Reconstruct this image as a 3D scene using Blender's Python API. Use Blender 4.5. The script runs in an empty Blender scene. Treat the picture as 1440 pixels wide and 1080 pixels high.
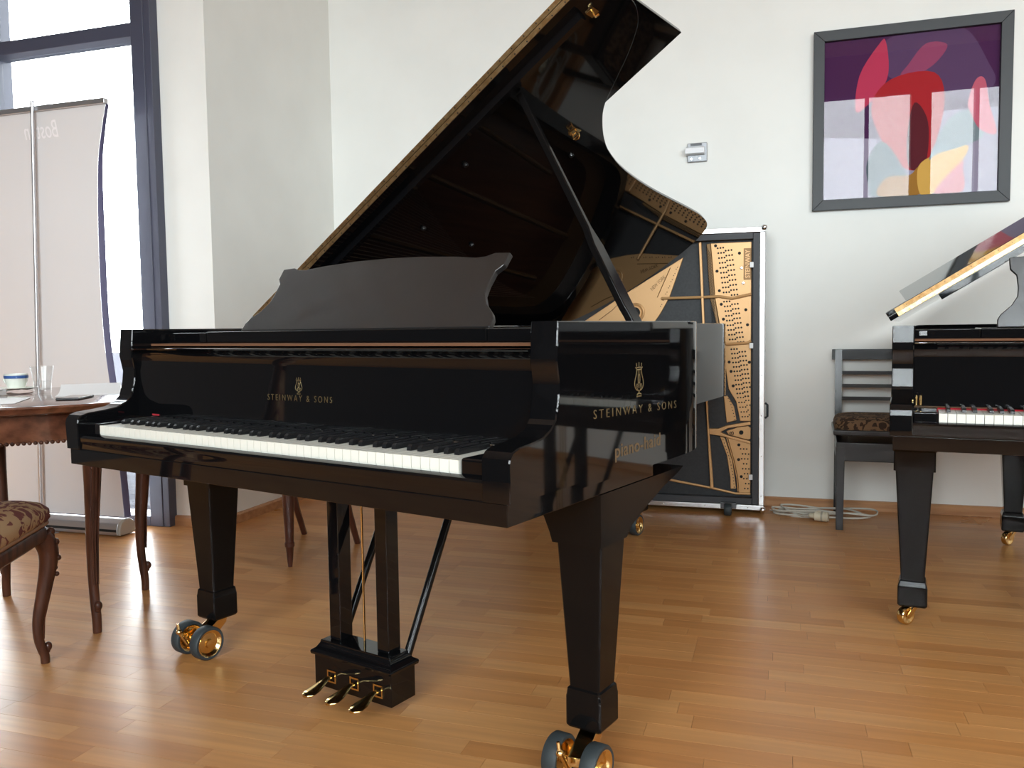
import bpy, bmesh, math, random
from mathutils import Vector, Matrix
random.seed(7)
R = math.radians
SC = bpy.context.scene
COL = SC.collection

# ------------------------------------------------------------------ camera
CAM_H = 0.9834
def make_camera():
    yaw, pitch, roll = R(-17.73), R(-3.737), R(-0.773)
    fwd = Vector((math.sin(yaw)*math.cos(pitch), math.cos(yaw)*math.cos(pitch), math.sin(pitch)))
    right = Vector((math.cos(yaw), -math.sin(yaw), 0))
    up = right.cross(fwd)
    r2 = math.cos(roll)*right + math.sin(roll)*up
    u2 = -math.sin(roll)*right + math.cos(roll)*up
    cd = bpy.data.cameras.new('camera'); cam = bpy.data.objects.new('camera', cd); COL.objects.link(cam)
    m = Matrix((r2, u2, -fwd)).transposed().to_4x4(); m.translation = (0, 0, CAM_H)
    cam.matrix_world = m
    cd.sensor_fit = 'HORIZONTAL'; cd.sensor_width = 36; cd.lens = 1175.3*36/1440
    cd.clip_start = 0.05; cd.clip_end = 200
    SC.camera = cam
make_camera()

# ------------------------------------------------------------------ light: overcast daylight through the windows
world = bpy.data.worlds.new('overcast_sky'); SC.world = world; world.use_nodes = True
bg = world.node_tree.nodes['Background']; bg.inputs[0].default_value = (0.915, 0.965, 0.995, 1); bg.inputs[1].default_value = 17.0
SC.view_settings.view_transform = 'Standard'; SC.view_settings.look = 'None'
SC.view_settings.exposure = 0.0; SC.view_settings.gamma = 1.0; SC.view_settings.use_curve_mapping = False
SC.cycles.use_denoising = True
SC.cycles.max_bounces = 10; SC.cycles.diffuse_bounces = 6; SC.cycles.glossy_bounces = 5; SC.cycles.transparent_max_bounces = 12
SC.cycles.caustics_reflective = False; SC.cycles.caustics_refractive = False
def portal(name, loc, rot, sx, sy):
    ld = bpy.data.lights.new(name, 'AREA'); ld.shape = 'RECTANGLE'; ld.size = sx; ld.size_y = sy
    ld.cycles.is_portal = True
    o = bpy.data.objects.new(name, ld); COL.objects.link(o); o.location = loc; o.rotation_euler = rot
ROOM_X0, ROOM_X1, ROOM_Y0, ROOM_Z = -6.4, 7.4, -3.6, 4.8
WALL_Y, WIN_Y, CORNER_X = 4.74, 3.53, -2.68
portal('window_portal', (2.2, ROOM_Y0-0.15, 2.78), (R(90), 0, 0), 9.2, 2.96)          # rear shop windows, facing +Y
portal('window_portal', (-4.65, WIN_Y+0.2, 1.98), (R(-90), 0, 0), 3.3, 3.84)           # left shop windows, facing -Y


# ------------------------------------------------------------------ materials
MATS = {}
def mat(name, col, rough=0.5, metal=0.0, spec=0.5, coat=0.0, coat_rough=0.05, **kw):
    if name in MATS: return MATS[name]
    m = bpy.data.materials.new(name); m.use_nodes = True
    b = m.node_tree.nodes['Principled BSDF']
    b.inputs['Base Color'].default_value = (*col, 1); b.inputs['Roughness'].default_value = rough
    b.inputs['Metallic'].default_value = metal; b.inputs['Specular IOR Level'].default_value = spec
    b.inputs['Coat Weight'].default_value = coat; b.inputs['Coat Roughness'].default_value = coat_rough
    MATS[name] = m; return m
def nodes(m): return m.node_tree.nodes, m.node_tree.links
def srgb(r, g, b):
    f = lambda c: (c/255)/12.92 if c/255 <= 0.04045 else ((c/255+0.055)/1.055)**2.4
    return (f(r), f(g), f(b))
def add_noise_color(m, c1, c2, scale=(8, 8, 8), detail=4, bump=0.0, coords='Object', lo=0.35, hi=0.65, rough_var=None):
    n, l = nodes(m); b = n['Principled BSDF']
    tc = n.new('ShaderNodeTexCoord'); mp = n.new('ShaderNodeMapping'); mp.inputs['Scale'].default_value = scale
    nz = n.new('ShaderNodeTexNoise'); nz.inputs['Scale'].default_value = 1.0; nz.inputs['Detail'].default_value = detail
    rp = n.new('ShaderNodeValToRGB'); rp.color_ramp.elements[0].color = (*c1, 1); rp.color_ramp.elements[1].color = (*c2, 1)
    rp.color_ramp.elements[0].position = lo; rp.color_ramp.elements[1].position = hi
    l.new(tc.outputs[coords], mp.inputs['Vector']); l.new(mp.outputs[0], nz.inputs['Vector'])
    l.new(nz.outputs['Fac'], rp.inputs[0]); l.new(rp.outputs[0], b.inputs['Base Color'])
    if bump:
        bp = n.new('ShaderNodeBump'); bp.inputs['Strength'].default_value = bump; bp.inputs['Distance'].default_value = 0.002
        l.new(nz.outputs['Fac'], bp.inputs['Height']); l.new(bp.outputs[0], b.inputs['Normal'])
    return m
BLACK = mat('piano_lacquer', (0.0035, 0.0035, 0.004), 0.035, spec=0.38)
def lacquer_dust(m, strength=0.05):
    n, l = nodes(m); b = n['Principled BSDF']
    tc = n.new('ShaderNodeTexCoord'); nz = n.new('ShaderNodeTexNoise'); nz.inputs['Scale'].default_value = 14
    mr = n.new('ShaderNodeMapRange'); mr.inputs['To Min'].default_value = b.inputs['Roughness'].default_value*0.7; mr.inputs['To Max'].default_value = b.inputs['Roughness'].default_value*1.4
    l.new(tc.outputs['Object'], nz.inputs['Vector']); l.new(nz.outputs['Fac'], mr.inputs['Value']); l.new(mr.outputs[0], b.inputs['Roughness'])
lacquer_dust(BLACK)
SATIN = mat('piano_satin', (0.005, 0.0045, 0.0045), 0.10, spec=0.18); lacquer_dust(SATIN)
DESK = mat('music_desk_satin', (0.012, 0.011, 0.011), 0.33, spec=0.8); lacquer_dust(DESK)
BRASS = mat('polished_brass', (0.83, 0.60, 0.27), 0.16, 1.0)
HINGE = mat('hinge_brass', (0.72, 0.47, 0.22), 0.33, 1.0)
add_noise_color(HINGE, (0.60, 0.36, 0.15), (0.80, 0.56, 0.28), (60, 60, 60))
CHROME = mat('chrome', (0.8, 0.8, 0.82), 0.12, 1.0)
RUBBER = mat('caster_rubber', (0.026, 0.034, 0.038), 0.6)
IVORY = mat('white_key', (0.74, 0.73, 0.66), 0.25, spec=0.5)
EBONY = mat('black_key', (0.010, 0.010, 0.011), 0.3, spec=0.3)
REDFELT = mat('red_felt', (0.35, 0.01, 0.02), 0.95)
BROWNFELT = mat('brown_felt', (0.15, 0.06, 0.025), 0.9)
GOLDPAINT = mat('gold_leaf', (0.46, 0.37, 0.20), 0.42, 1.0)
DULLGOLD = mat('dull_gold_print', (0.17, 0.115, 0.06), 0.5, 0.3)
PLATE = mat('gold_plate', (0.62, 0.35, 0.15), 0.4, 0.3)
PLATE_IN = mat('plate_gold_dimmed', (0.16, 0.08, 0.03), 0.4, 0.5)  # inner plate and soundboard darkened in colour, as if little lit, dimming lid reflections
SOUNDB = mat('soundboard', (0.32, 0.17, 0.06), 0.35); add_noise_color(SOUNDB, (0.11, 0.035, 0.015), (0.17, 0.06, 0.025), (60, 3, 3))
STRING = mat('string_steel', (0.30, 0.20, 0.15), 0.35, 1.0)
DARKGAP = mat('dark_gap', (0.01, 0.01, 0.01), 0.8)
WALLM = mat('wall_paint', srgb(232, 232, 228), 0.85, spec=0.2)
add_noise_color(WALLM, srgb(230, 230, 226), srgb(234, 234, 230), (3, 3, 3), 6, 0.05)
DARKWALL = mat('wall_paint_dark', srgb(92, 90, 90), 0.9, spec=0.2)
CEILM = mat('ceiling_paint', srgb(225, 224, 220), 0.9, spec=0.2)
FRAME = mat('window_frame_paint', srgb(70, 72, 88), 0.45)
ALU = mat('aluminium', (0.78, 0.79, 0.80), 0.3, 1.0)
PLASTW = mat('white_plastic', srgb(225, 225, 225), 0.4)
DARKWOOD = mat('dark_walnut', (0.07, 0.028, 0.016), 0.36, spec=0.3)
add_noise_color(DARKWOOD, (0.032, 0.012, 0.008), (0.11, 0.040, 0.022), (40, 40, 5), 5)
MAHOG = mat('table_mahogany', (0.12, 0.04, 0.02), 0.16, coat=0.5)
add_noise_color(MAHOG, (0.075, 0.026, 0.014), (0.16, 0.06, 0.032), (5, 30, 30), 5)
BLACKWOOD = mat('black_stained_wood', (0.010, 0.010, 0.011), 0.3)
BASEWOOD = mat('baseboard_beech', srgb(176, 128, 88), 0.4); add_noise_color(BASEWOOD, srgb(164, 114, 74), srgb(188, 140, 98), (3, 30, 40), 5)

def glass_mat(name, tint=(1, 1, 1), ior=1.45, rough=0.0):
    m = bpy.data.materials.new(name); m.use_nodes = True; n, l = nodes(m); n.clear()
    out = n.new('ShaderNodeOutputMaterial'); mx = n.new('ShaderNodeMixShader'); tr = n.new('ShaderNodeBsdfTransparent'); gl = n.new('ShaderNodeBsdfGlossy')
    lw = n.new('ShaderNodeLayerWeight'); lw.inputs['Blend'].default_value = 0.5
    pw = n.new('ShaderNodeMath'); pw.operation = 'POWER'; pw.inputs[1].default_value = 5.0
    f0 = ((ior-1)/(ior+1))**2
    fr = n.new('ShaderNodeMapRange'); fr.inputs['To Min'].default_value = f0; fr.inputs['To Max'].default_value = 1.0
    l.new(lw.outputs['Facing'], pw.inputs[0]); l.new(pw.outputs[0], fr.inputs['Value'])
    tr.inputs[0].default_value = (*tint, 1); gl.inputs['Roughness'].default_value = rough
    l.new(fr.outputs[0], mx.inputs[0]); l.new(tr.outputs[0], mx.inputs[1]); l.new(gl.outputs[0], mx.inputs[2]); l.new(mx.outputs[0], out.inputs[0])
    return m
GLASS = glass_mat('window_glass', (0.97, 0.98, 0.98)); PICGLASS = glass_mat('picture_glass', (0.98, 0.98, 0.98), 1.36); TUMBLER = glass_mat('drinking_glass', (0.985, 0.99, 0.99), 1.48)

def parquet_mat():
    m = bpy.data.materials.new('parquet_beech'); m.use_nodes = True; n, l = nodes(m); b = n['Principled BSDF']
    oi = n.new('ShaderNodeObjectInfo'); ge = n.new('ShaderNodeNewGeometry')
    ad = n.new('ShaderNodeMath'); ad.operation = 'ADD'; fr = n.new('ShaderNodeMath'); fr.operation = 'FRACT'
    l.new(oi.outputs['Random'], ad.inputs[0]); l.new(ge.outputs['Random Per Island'], ad.inputs[1]); l.new(ad.outputs[0], fr.inputs[0])
    rp = n.new('ShaderNodeValToRGB'); cr = rp.color_ramp
    cols = [(0.0, (180, 122, 70)), (0.2, (188, 130, 76)), (0.45, (195, 137, 82)), (0.7, (200, 145, 90)), (0.88, (189, 131, 78)), (1.0, (183, 124, 72))]
    cr.elements[0].color = (*srgb(*cols[0][1]), 1); cr.elements[1].color = (*srgb(*cols[-1][1]), 1)
    for p, c in cols[1:-1]:
        e = cr.elements.new(p); e.color = (*srgb(*c), 1)
    l.new(fr.outputs[0], rp.inputs[0])
    # grain, shifted strip by strip
    mp = n.new('ShaderNodeVectorMath'); mp.operation = 'MULTIPLY'; mp.inputs[1].default_value = (2.2, 42, 1)
    l.new(ge.outputs['Position'], mp.inputs[0])
    off = n.new('ShaderNodeVectorMath'); off.operation = 'ADD'; cb = n.new('ShaderNodeCombineXYZ'); mu = n.new('ShaderNodeMath'); mu.operation = 'MULTIPLY'; mu.inputs[1].default_value = 70
    l.new(fr.outputs[0], mu.inputs[0]); l.new(mu.outputs[0], cb.inputs[0]); l.new(mu.outputs[0], cb.inputs[1]); l.new(mp.outputs[0], off.inputs[0]); l.new(cb.outputs[0], off.inputs[1])
    nz = n.new('ShaderNodeTexNoise'); nz.inputs['Detail'].default_value = 6; nz.inputs['Scale'].default_value = 1.0; nz.inputs['Distortion'].default_value = 0.15
    l.new(off.outputs[0], nz.inputs['Vector'])
    g = n.new('ShaderNodeMapRange'); g.inputs['From Min'].default_value = 0.3; g.inputs['From Max'].default_value = 0.7; g.inputs['To Min'].default_value = 0.86; g.inputs['To Max'].default_value = 1.08
    l.new(nz.outputs['Fac'], g.inputs['Value'])
    mx = n.new('ShaderNodeMix'); mx.data_type = 'RGBA'; mx.blend_type = 'MULTIPLY'; mx.inputs[0].default_value = 1.0
    l.new(rp.outputs[0], mx.inputs[6]); l.new(g.outputs[0], mx.inputs[7])
    # worn spots and scuffs of the varnish
    nz2 = n.new('ShaderNodeTexNoise'); nz2.inputs['Scale'].default_value = 1.4; nz2.inputs['Detail'].default_value = 5
    l.new(ge.outputs['Position'], nz2.inputs['Vector'])
    mr = n.new('ShaderNodeMapRange'); mr.inputs['From Min'].default_value = 0.3; mr.inputs['From Max'].default_value = 0.7; mr.inputs['To Min'].default_value = 0.27; mr.inputs['To Max'].default_value = 0.36
    l.new(nz2.outputs['Fac'], mr.inputs['Value']); l.new(mr.outputs[0], b.inputs['Roughness'])
    l.new(mx.outputs[2], b.inputs['Base Color']); b.inputs['Specular IOR Level'].default_value = 0.32
    bp = n.new('ShaderNodeBump'); bp.inputs['Strength'].default_value = 0.03; bp.inputs['Distance'].default_value = 0.001
    l.new(nz.outputs['Fac'], bp.inputs['Height']); l.new(bp.outputs[0], b.inputs['Normal'])
    return m
PARQUET = parquet_mat()

def brocade(name, base, motif, scale):
    m = mat(name, base, 0.8, spec=0.2); n, l = nodes(m); b = n['Principled BSDF']
    tc = n.new('ShaderNodeTexCoord'); mp = n.new('ShaderNodeMapping'); mp.inputs['Scale'].default_value = (scale, scale, scale)
    nz = n.new('ShaderNodeTexNoise'); nz.inputs['Scale'].default_value = 1.0; nz.inputs['Detail'].default_value = 1.5; nz.inputs['Distortion'].default_value = 2.2
    rp = n.new('ShaderNodeValToRGB'); rp.color_ramp.interpolation = 'EASE'
    rp.color_ramp.elements[0].color = (*base, 1); rp.color_ramp.elements[0].position = 0.49
    rp.color_ramp.elements[1].color = (*motif, 1); rp.color_ramp.elements[1].position = 0.53
    l.new(tc.outputs['Object'], mp.inputs['Vector']); l.new(mp.outputs[0], nz.inputs['Vector']); l.new(nz.outputs['Fac'], rp.inputs[0]); l.new(rp.outputs[0], b.inputs['Base Color'])
    wv = n.new('ShaderNodeTexNoise'); wv.inputs['Scale'].default_value = 900; l.new(tc.outputs['Object'], wv.inputs['Vector'])
    bp = n.new('ShaderNodeBump'); bp.inputs['Strength'].default_value = 0.3; bp.inputs['Distance'].default_value = 0.001; l.new(wv.outputs['Fac'], bp.inputs['Height']); l.new(bp.outputs[0], b.inputs['Normal'])
    return m
BROCADE = brocade('seat_brocade', srgb(176, 146, 112), srgb(112, 66, 62), 16)
BROCADE2 = brocade('black_chair_seat_fabric', srgb(58, 42, 32), srgb(116, 90, 66), 22)

# ------------------------------------------------------------------ mesh helpers
class MB:
    def __init__(s): s.v = []; s.f = []; s.m = []
    def add(s, verts, faces, mi=0, M=None):
        k = len(s.v)
        s.v += [tuple(M @ Vector(p)) if M else tuple(p) for p in verts]
        s.f += [tuple(i+k for i in f) for f in faces]; s.m += [mi]*len(faces); return s
    def box(s, x0, x1, y0, y1, z0, z1, mi=0, M=None):
        v = [(x, y, z) for z in (z0, z1) for y in (y0, y1) for x in (x0, x1)]
        return s.add(v, [(0,2,3,1),(4,5,7,6),(0,1,5,4),(2,6,7,3),(0,4,6,2),(1,3,7,5)], mi, M)
    def prism(s, poly, axis, a, b, mi=0, M=None):
        f = {'X': lambda p, t: (t, p[0], p[1]), 'Y': lambda p, t: (p[0], t, p[1]), 'Z': lambda p, t: (p[0], p[1], t)}[axis]
        n = len(poly); v = [f(p, a) for p in poly]+[f(p, b) for p in poly]
        return s.add(v, [tuple(range(n-1, -1, -1)), tuple(range(n, 2*n))]+[(i, (i+1) % n, n+(i+1) % n, n+i) for i in range(n)], mi, M)
    def loft(s, rings, mi=0, M=None, caps=True, closed=True):
        n = len(rings[0]); v = [p for r in rings for p in r]; f = []
        for k in range(len(rings)-1):
            for i in range(n if closed else n-1):
                j = (i+1) % n; f.append((k*n+i, k*n+j, (k+1)*n+j, (k+1)*n+i))
        if caps: f += [tuple(range(n-1, -1, -1)), tuple(range((len(rings)-1)*n, len(rings)*n))]
        return s.add(v, f, mi, M)
    def tube(s, path, r, seg=8, mi=0, M=None, flat=1.0, ref=None):
        path = [Vector(p) for p in path]; rr = r if isinstance(r, (list, tuple)) else [r]*len(path); rings = []
        nrm = None
        for i, p in enumerate(path):
            t = (path[min(i+1, len(path)-1)]-path[max(i-1, 0)]).normalized()
            if nrm is None:
                a = Vector(ref) if ref else (Vector((0, 0, 1)) if abs(t.z) < 0.9 else Vector((1, 0, 0)))
                nrm = (a - t*a.dot(t)).normalized()
            else: nrm = (nrm - t*nrm.dot(t)).normalized()
            bi = t.cross(nrm)
            rings.append([tuple(p+rr[i]*(math.cos(2*math.pi*k/seg)*nrm+flat*math.sin(2*math.pi*k/seg)*bi)) for k in range(seg)])
        return s.loft(rings, mi, M)
    def lathe(s, prof, seg=20, mi=0, M=None, ring=False):
        if ring: prof = list(prof)+[prof[0]]
        rings = [[(r*math.cos(2*math.pi*k/seg), r*math.sin(2*math.pi*k/seg), z) for k in range(seg)] for r, z in prof]
        return s.loft(rings, mi, M, caps=not ring)
    def ball(s, c, r, mi=0, seg=10, sc=(1, 1, 1)):
        pr = [(max(1e-4, math.sin(math.pi*k/seg)), -math.cos(math.pi*k/seg)) for k in range(seg+1)]
        return s.lathe(pr, seg+2, mi, Matrix.Translation(c) @ Matrix.Diagonal((r*sc[0], r*sc[1], r*sc[2], 1)))
    def mesh(s, name, mats):
        me = bpy.data.meshes.new(name); me.from_pydata(s.v, [], s.f)
        for m in (mats if isinstance(mats, (list, tuple)) else [mats]): me.materials.append(m)
        for p, i in zip(me.polygons, s.m): p.material_index = i
        bm = bmesh.new(); bm.from_mesh(me); bmesh.ops.recalc_face_normals(bm, faces=bm.faces); bm.to_mesh(me); bm.free()
        return me
    def build(s, name, mats, parent=None, smooth=None, bevel=0, seg=2, M=None):
        return link(name, s.mesh(name, mats), parent, smooth, bevel, seg, M)
def link(name, me, parent=None, smooth=None, bevel=0, seg=2, M=None):
    if bevel or smooth:
        for p in me.polygons: p.use_smooth = True
        if smooth: me.set_sharp_from_angle(angle=R(smooth))
    o = bpy.data.objects.new(name, me); COL.objects.link(o)
    if parent: o.parent = parent
    if M is not None: o.matrix_local = M
    if bevel:
        b = o.modifiers.new('bevel', 'BEVEL'); b.width = bevel; b.segments = seg; b.limit_method = 'ANGLE'; b.angle_limit = R(32); b.harden_normals = True
    return o
def dup(src, parent, loc=None, rot=None):
    c = src.copy(); COL.objects.link(c); c.parent = parent
    if loc is not None: c.location = loc
    if rot is not None: c.rotation_euler = rot
    return c
def tag(o, label, cat, group=None, kind=None):
    o['label'] = label; o['category'] = cat
    if group: o['group'] = group
    if kind: o['kind'] = kind
    return o
def struct(o, label=None, cat=None):
    o['kind'] = 'structure'
    if label: o['label'] = label; o['category'] = cat
    return o
def thing(name, label, cat, loc=(0, 0, 0), rz=0, group=None):
    o = bpy.data.objects.new(name, None); COL.objects.link(o); o.location = loc; o.rotation_euler = (0, 0, rz); o.empty_display_size = 0.1
    return tag(o, label, cat, group)
def catmull(pts, n=6, closed=False):
    P = [Vector(p) for p in pts]; out = []; N = len(P)
    for i in range(N if closed else N-1):
        g = (lambda k: P[k % N]) if closed else (lambda k: P[max(0, min(N-1, k))])
        p0, p1, p2, p3 = g(i-1), g(i), g(i+1), g(i+2)
        for k in range(n):
            t = k/n
            out.append(0.5*((2*p1)+(p2-p0)*t+(2*p0-5*p1+4*p2-p3)*t*t+(3*p1-p0-3*p2+p3)*t**3))
    if not closed: out.append(P[-1])
    return out
def text_mesh(body, size, extrude=0.0004, spacing=1.0, offset=0.0, shear=0.0, align='CENTER'):
    cu = bpy.data.curves.new('lettering', 'FONT'); cu.body = body; cu.size = size; cu.extrude = extrude; cu.space_character = spacing
    cu.offset = offset; cu.shear = shear; cu.align_x = align; cu.resolution_u = 3
    o = bpy.data.objects.new('lettering', cu); COL.objects.link(o)
    dg = bpy.context.evaluated_depsgraph_get(); dg.update()
    me = bpy.data.meshes.new_from_object(o.evaluated_get(dg))
    bpy.data.objects.remove(o); bpy.data.curves.remove(cu); me.name = 'lettering'
    return me
def lettering(body, size, M, material, parent, width=None, height=None, name='lettering', **kw):
    me = text_mesh(body, size, **kw); me.materials.clear(); me.materials.append(material)
    for p in me.polygons: p.material_index = 0
    if width:
        xs = [v.co.x for v in me.vertices]; w0 = max(xs)-min(xs); k = width/w0
        ys = [v.co.y for v in me.vertices]; ky = (height/(max(ys)-min(ys))) if height else k
        for v in me.vertices: v.co.x *= k; v.co.y *= ky
    o = bpy.data.objects.new(name, me); COL.objects.link(o); o.parent = parent; o.matrix_local = M
    return o
def basis(origin, x, y):
    x = Vector(x).normalized(); y = Vector(y).normalized(); z = x.cross(y).normalized(); y = z.cross(x)
    m = Matrix((x, y, z)).transposed().to_4x4(); m.translation = origin; return m

# ------------------------------------------------------------------ the room
FRONT = -3.62
def strip_floor():
    fl = thing('floor', 'beech strip parquet floor across the showroom', 'floor'); fl['kind'] = 'structure'
    sub = MB().box(ROOM_X0, ROOM_X1, ROOM_Y0, WIN_Y+.07, -0.06, -0.0030).box(CORNER_X, ROOM_X1, WIN_Y+.07, WALL_Y+.02, -0.06, -0.0030).build('subfloor', mat('subfloor', (0.05, 0.03, 0.018), 0.9), fl)
    W, L = 0.0695, 2.2
    yaw = R(-17.73); f = 1175.3
    def area(x0, x1, y0, y1):
        pts = []
        for x, y in ((x0, y0), (x1, y0), (x1, y1), (x0, y1)):
            d = x*math.sin(yaw)+y*math.cos(yaw); r = x*math.cos(yaw)-y*math.sin(yaw)
            if d < 0.6: return 0
            pts.append((720+f*r/d, 463+f*CAM_H/d))
        cx = sum(p[0] for p in pts)/4; cy = sum(p[1] for p in pts)/4
        if not (-40 < cx < 1480 and 690 < cy < 1100): return 0
        return abs(sum(pts[i][0]*pts[(i+1) % 4][1]-pts[(i+1) % 4][0]*pts[i][1] for i in range(4)))/2
    strips = []; y = ROOM_Y0; b = 0
    while y < WALL_Y-0.005:
        off = (b*0.731) % 1.0*L; bx = ROOM_X0-off
        while bx < ROOM_X1:
            for k in range(3):
                yy = y+k*W
                if yy > WALL_Y-0.02: continue
                x = bx; end = bx+L
                first = True
                while x < end-1e-6:
                    ln = random.uniform(0.16, 0.48) if first else random.uniform(0.30, 0.5); first = False
                    if end-x-ln < 0.14: ln = end-x
                    x0, x1 = max(x, ROOM_X0 if yy+W < WIN_Y+.07 else CORNER_X), min(x+ln, ROOM_X1); y1 = min(yy+W, WALL_Y)
                    if x1-x0 > 0.02: strips.append((x0, x1, yy, y1))
                    x += ln
            bx += L
        y += 3*W; b += 1
    # board ends and strip joints are hairline gaps
    g = 0.00035
    order = sorted(range(len(strips)), key=lambda i: -area(*strips[i]))
    near = set(order[:300])
    unit = MB(); c = 0.0; unit.box(0, 1, 0, 1, -0.003, 0); um = unit.mesh('parquet_strip', PARQUET)
    rest = MB()
    for i, (x0, x1, y0, y1) in enumerate(strips):
        if i in near:
            o = bpy.data.objects.new('parquet_strip', um); COL.objects.link(o); o.parent = fl
            o.location = (x0+g, y0+g, random.uniform(-0.00012, 0)); o.scale = (x1-x0-2*g, y1-y0-2*g, 1)
        else: rest.box(x0+g, x1-g, y0+g, y1-g, -0.003, 0)
    r = rest.build('parquet_strips', PARQUET, fl); r['kind'] = 'stuff'
strip_floor()

def slab(name, mats, *boxes):
    m = MB()
    for b in boxes: m.box(*b)
    return struct(m.build(name, mats))
WT = 0.25
slab('wall_back', WALLM, (CORNER_X-WT, ROOM_X1+WT, WALL_Y, WALL_Y+WT, -0.06, ROOM_Z))
# return between back wall and window front, with the narrow pier beside the window
m = MB(); m.prism([(CORNER_X, WALL_Y), (CORNER_X, WIN_Y), (-2.99, WIN_Y), (-2.99, WIN_Y+WT), (CORNER_X-WT, WIN_Y+WT), (CORNER_X-WT, WALL_Y)], 'Z', -0.06, ROOM_Z); struct(m.build('wall_pier', WALLM))
slab('wall_right', WALLM, (ROOM_X1, ROOM_X1+WT, ROOM_Y0-WT, WALL_Y, -0.06, ROOM_Z))
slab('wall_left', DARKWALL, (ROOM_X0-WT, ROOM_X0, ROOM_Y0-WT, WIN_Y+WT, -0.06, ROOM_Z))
slab('ceiling', CEILM, (ROOM_X0-WT, ROOM_X1+WT, ROOM_Y0-WT, WALL_Y+WT, ROOM_Z, ROOM_Z+0.2))
slab('wall_window_head', WALLM, (ROOM_X0, -2.99, WIN_Y, WIN_Y+WT, 3.9, ROOM_Z))
# rear wall behind the camera, open for the shop windows, whose right end is widened for extra light
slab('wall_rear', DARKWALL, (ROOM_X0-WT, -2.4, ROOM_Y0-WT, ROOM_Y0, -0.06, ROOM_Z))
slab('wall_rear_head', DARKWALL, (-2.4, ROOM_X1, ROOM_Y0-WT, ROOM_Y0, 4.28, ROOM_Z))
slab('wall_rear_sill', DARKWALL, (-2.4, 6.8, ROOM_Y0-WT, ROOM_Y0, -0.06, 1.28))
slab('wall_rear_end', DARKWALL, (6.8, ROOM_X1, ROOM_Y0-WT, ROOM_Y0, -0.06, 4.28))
def baseboard(name, a, b, nrm):
    a, b, nrm = Vector((*a, 0)), Vector((*b, 0)), Vector((*nrm, 0)); prof = [(0, 0), (0.017, 0), (0.017, 0.042), (0.012, 0.05), (0, 0.052)]
    m = MB(); m.loft([[tuple(p+nrm*d+Vector((0, 0, z+0.0005))) for d, z in prof] for p in (a, b)])
    return struct(m.build(name, BASEWOOD))
baseboard('baseboard_back', (CORNER_X, WALL_Y), (ROOM_X1, WALL_Y), (0, -1))
baseboard('baseboard_return', (CORNER_X, WIN_Y-0.0), (CORNER_X, WALL_Y-0.02), (1, 0))
baseboard('baseboard_pier', (-2.955, WIN_Y), (CORNER_X+0.017, WIN_Y), (0, -1))

def window(name, x0, x1, y, z0, z1, mull, trans, fw=0.06, side=-1, right_extra=True, solid=()):
    """shop window: dark frame, mullions, transoms and one pane per field; side=-1: room is at lower y"""
    w = thing(name, '', 'window', (0, 0, 0)); del w['label']; del w['category']; w['kind'] = 'structure'
    d0, d1 = (y-0.04, y+0.10)
    for nm, b in (('jamb', (x0, x0+fw, d0, d1, z0, z1)), ('jamb', (x1-fw, x1, d0, d1, z0, z1)), ('sill_rail', (x0+fw, x1-fw, d0, d1, z0, z0+0.05)), ('head_rail', (x0+fw, x1-fw, d0, d1, z1-0.06, z1))):
        MB().box(*b).build(nm, FRAME, w, bevel=0.004)
    xs = [x0+fw]
    for mx, mw in mull:
        MB().box(mx-mw/2, mx+mw/2, d0, d1, z0+0.05, z1-0.06).build('mullion', FRAME, w, bevel=0.004); xs += [mx-mw/2, mx+mw/2]
    xs.append(x1-fw)
    zs = [z0+0.05]
    for tz, tw in trans: zs += [tz-tw/2, tz+tw/2]
    zs.append(z1-0.06)
    for i in range(0, len(xs), 2):
        for tz, tw in trans: MB().box(xs[i], xs[i+1], d0+0.005, d1-0.02, tz-tw/2, tz+tw/2).build('transom', FRAME, w, bevel=0.004)
        for k in range(0, len(zs), 2):
            MB().box(xs[i]+0.001, xs[i+1]-0.001, y+0.035, y+0.041, zs[k]+0.001, zs[k+1]-0.001).build('pane', GLASS, w)
    return w
w1 = window('window_1', -6.3, -2.99, 3.51, 0.0, 3.9, [(-4.02, 0.07), (-5.2, 0.085)], [(2.492, 0.068)], 0.078)
MB().box(-3.00, -2.952, 3.475, 3.53, 0, 3.9).build('frame_cover', FRAME, w1, bevel=0.003)
window('window_2', -2.4, 6.8, ROOM_Y0-0.12, 1.28, 4.28, [(5.2, .06), (-1.2, 0.06), (0.0, 0.06), (1.17, 0.05), (1.87, 0.26), (2.57, 0.05), (3.8, 0.06)], [], 0.06)  # far right fields added out of view to brighten the return wall
# the street outside: small setts, colour darkened to stand for the building's shadow
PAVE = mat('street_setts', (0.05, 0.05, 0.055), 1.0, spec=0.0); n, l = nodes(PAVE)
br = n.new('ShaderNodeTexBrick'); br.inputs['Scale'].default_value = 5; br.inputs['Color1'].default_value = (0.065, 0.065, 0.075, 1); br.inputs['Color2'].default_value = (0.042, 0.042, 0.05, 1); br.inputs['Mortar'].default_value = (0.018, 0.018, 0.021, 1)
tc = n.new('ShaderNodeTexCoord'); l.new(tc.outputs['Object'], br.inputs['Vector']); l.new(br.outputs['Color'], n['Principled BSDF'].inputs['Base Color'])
struct(MB().add([(-40, -40, 0), (40, -40, 0), (40, 40, 0), (-40, 40, 0)], [(0, 1, 2, 3)]).build('ground', PAVE)).location.z = -0.062

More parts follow.
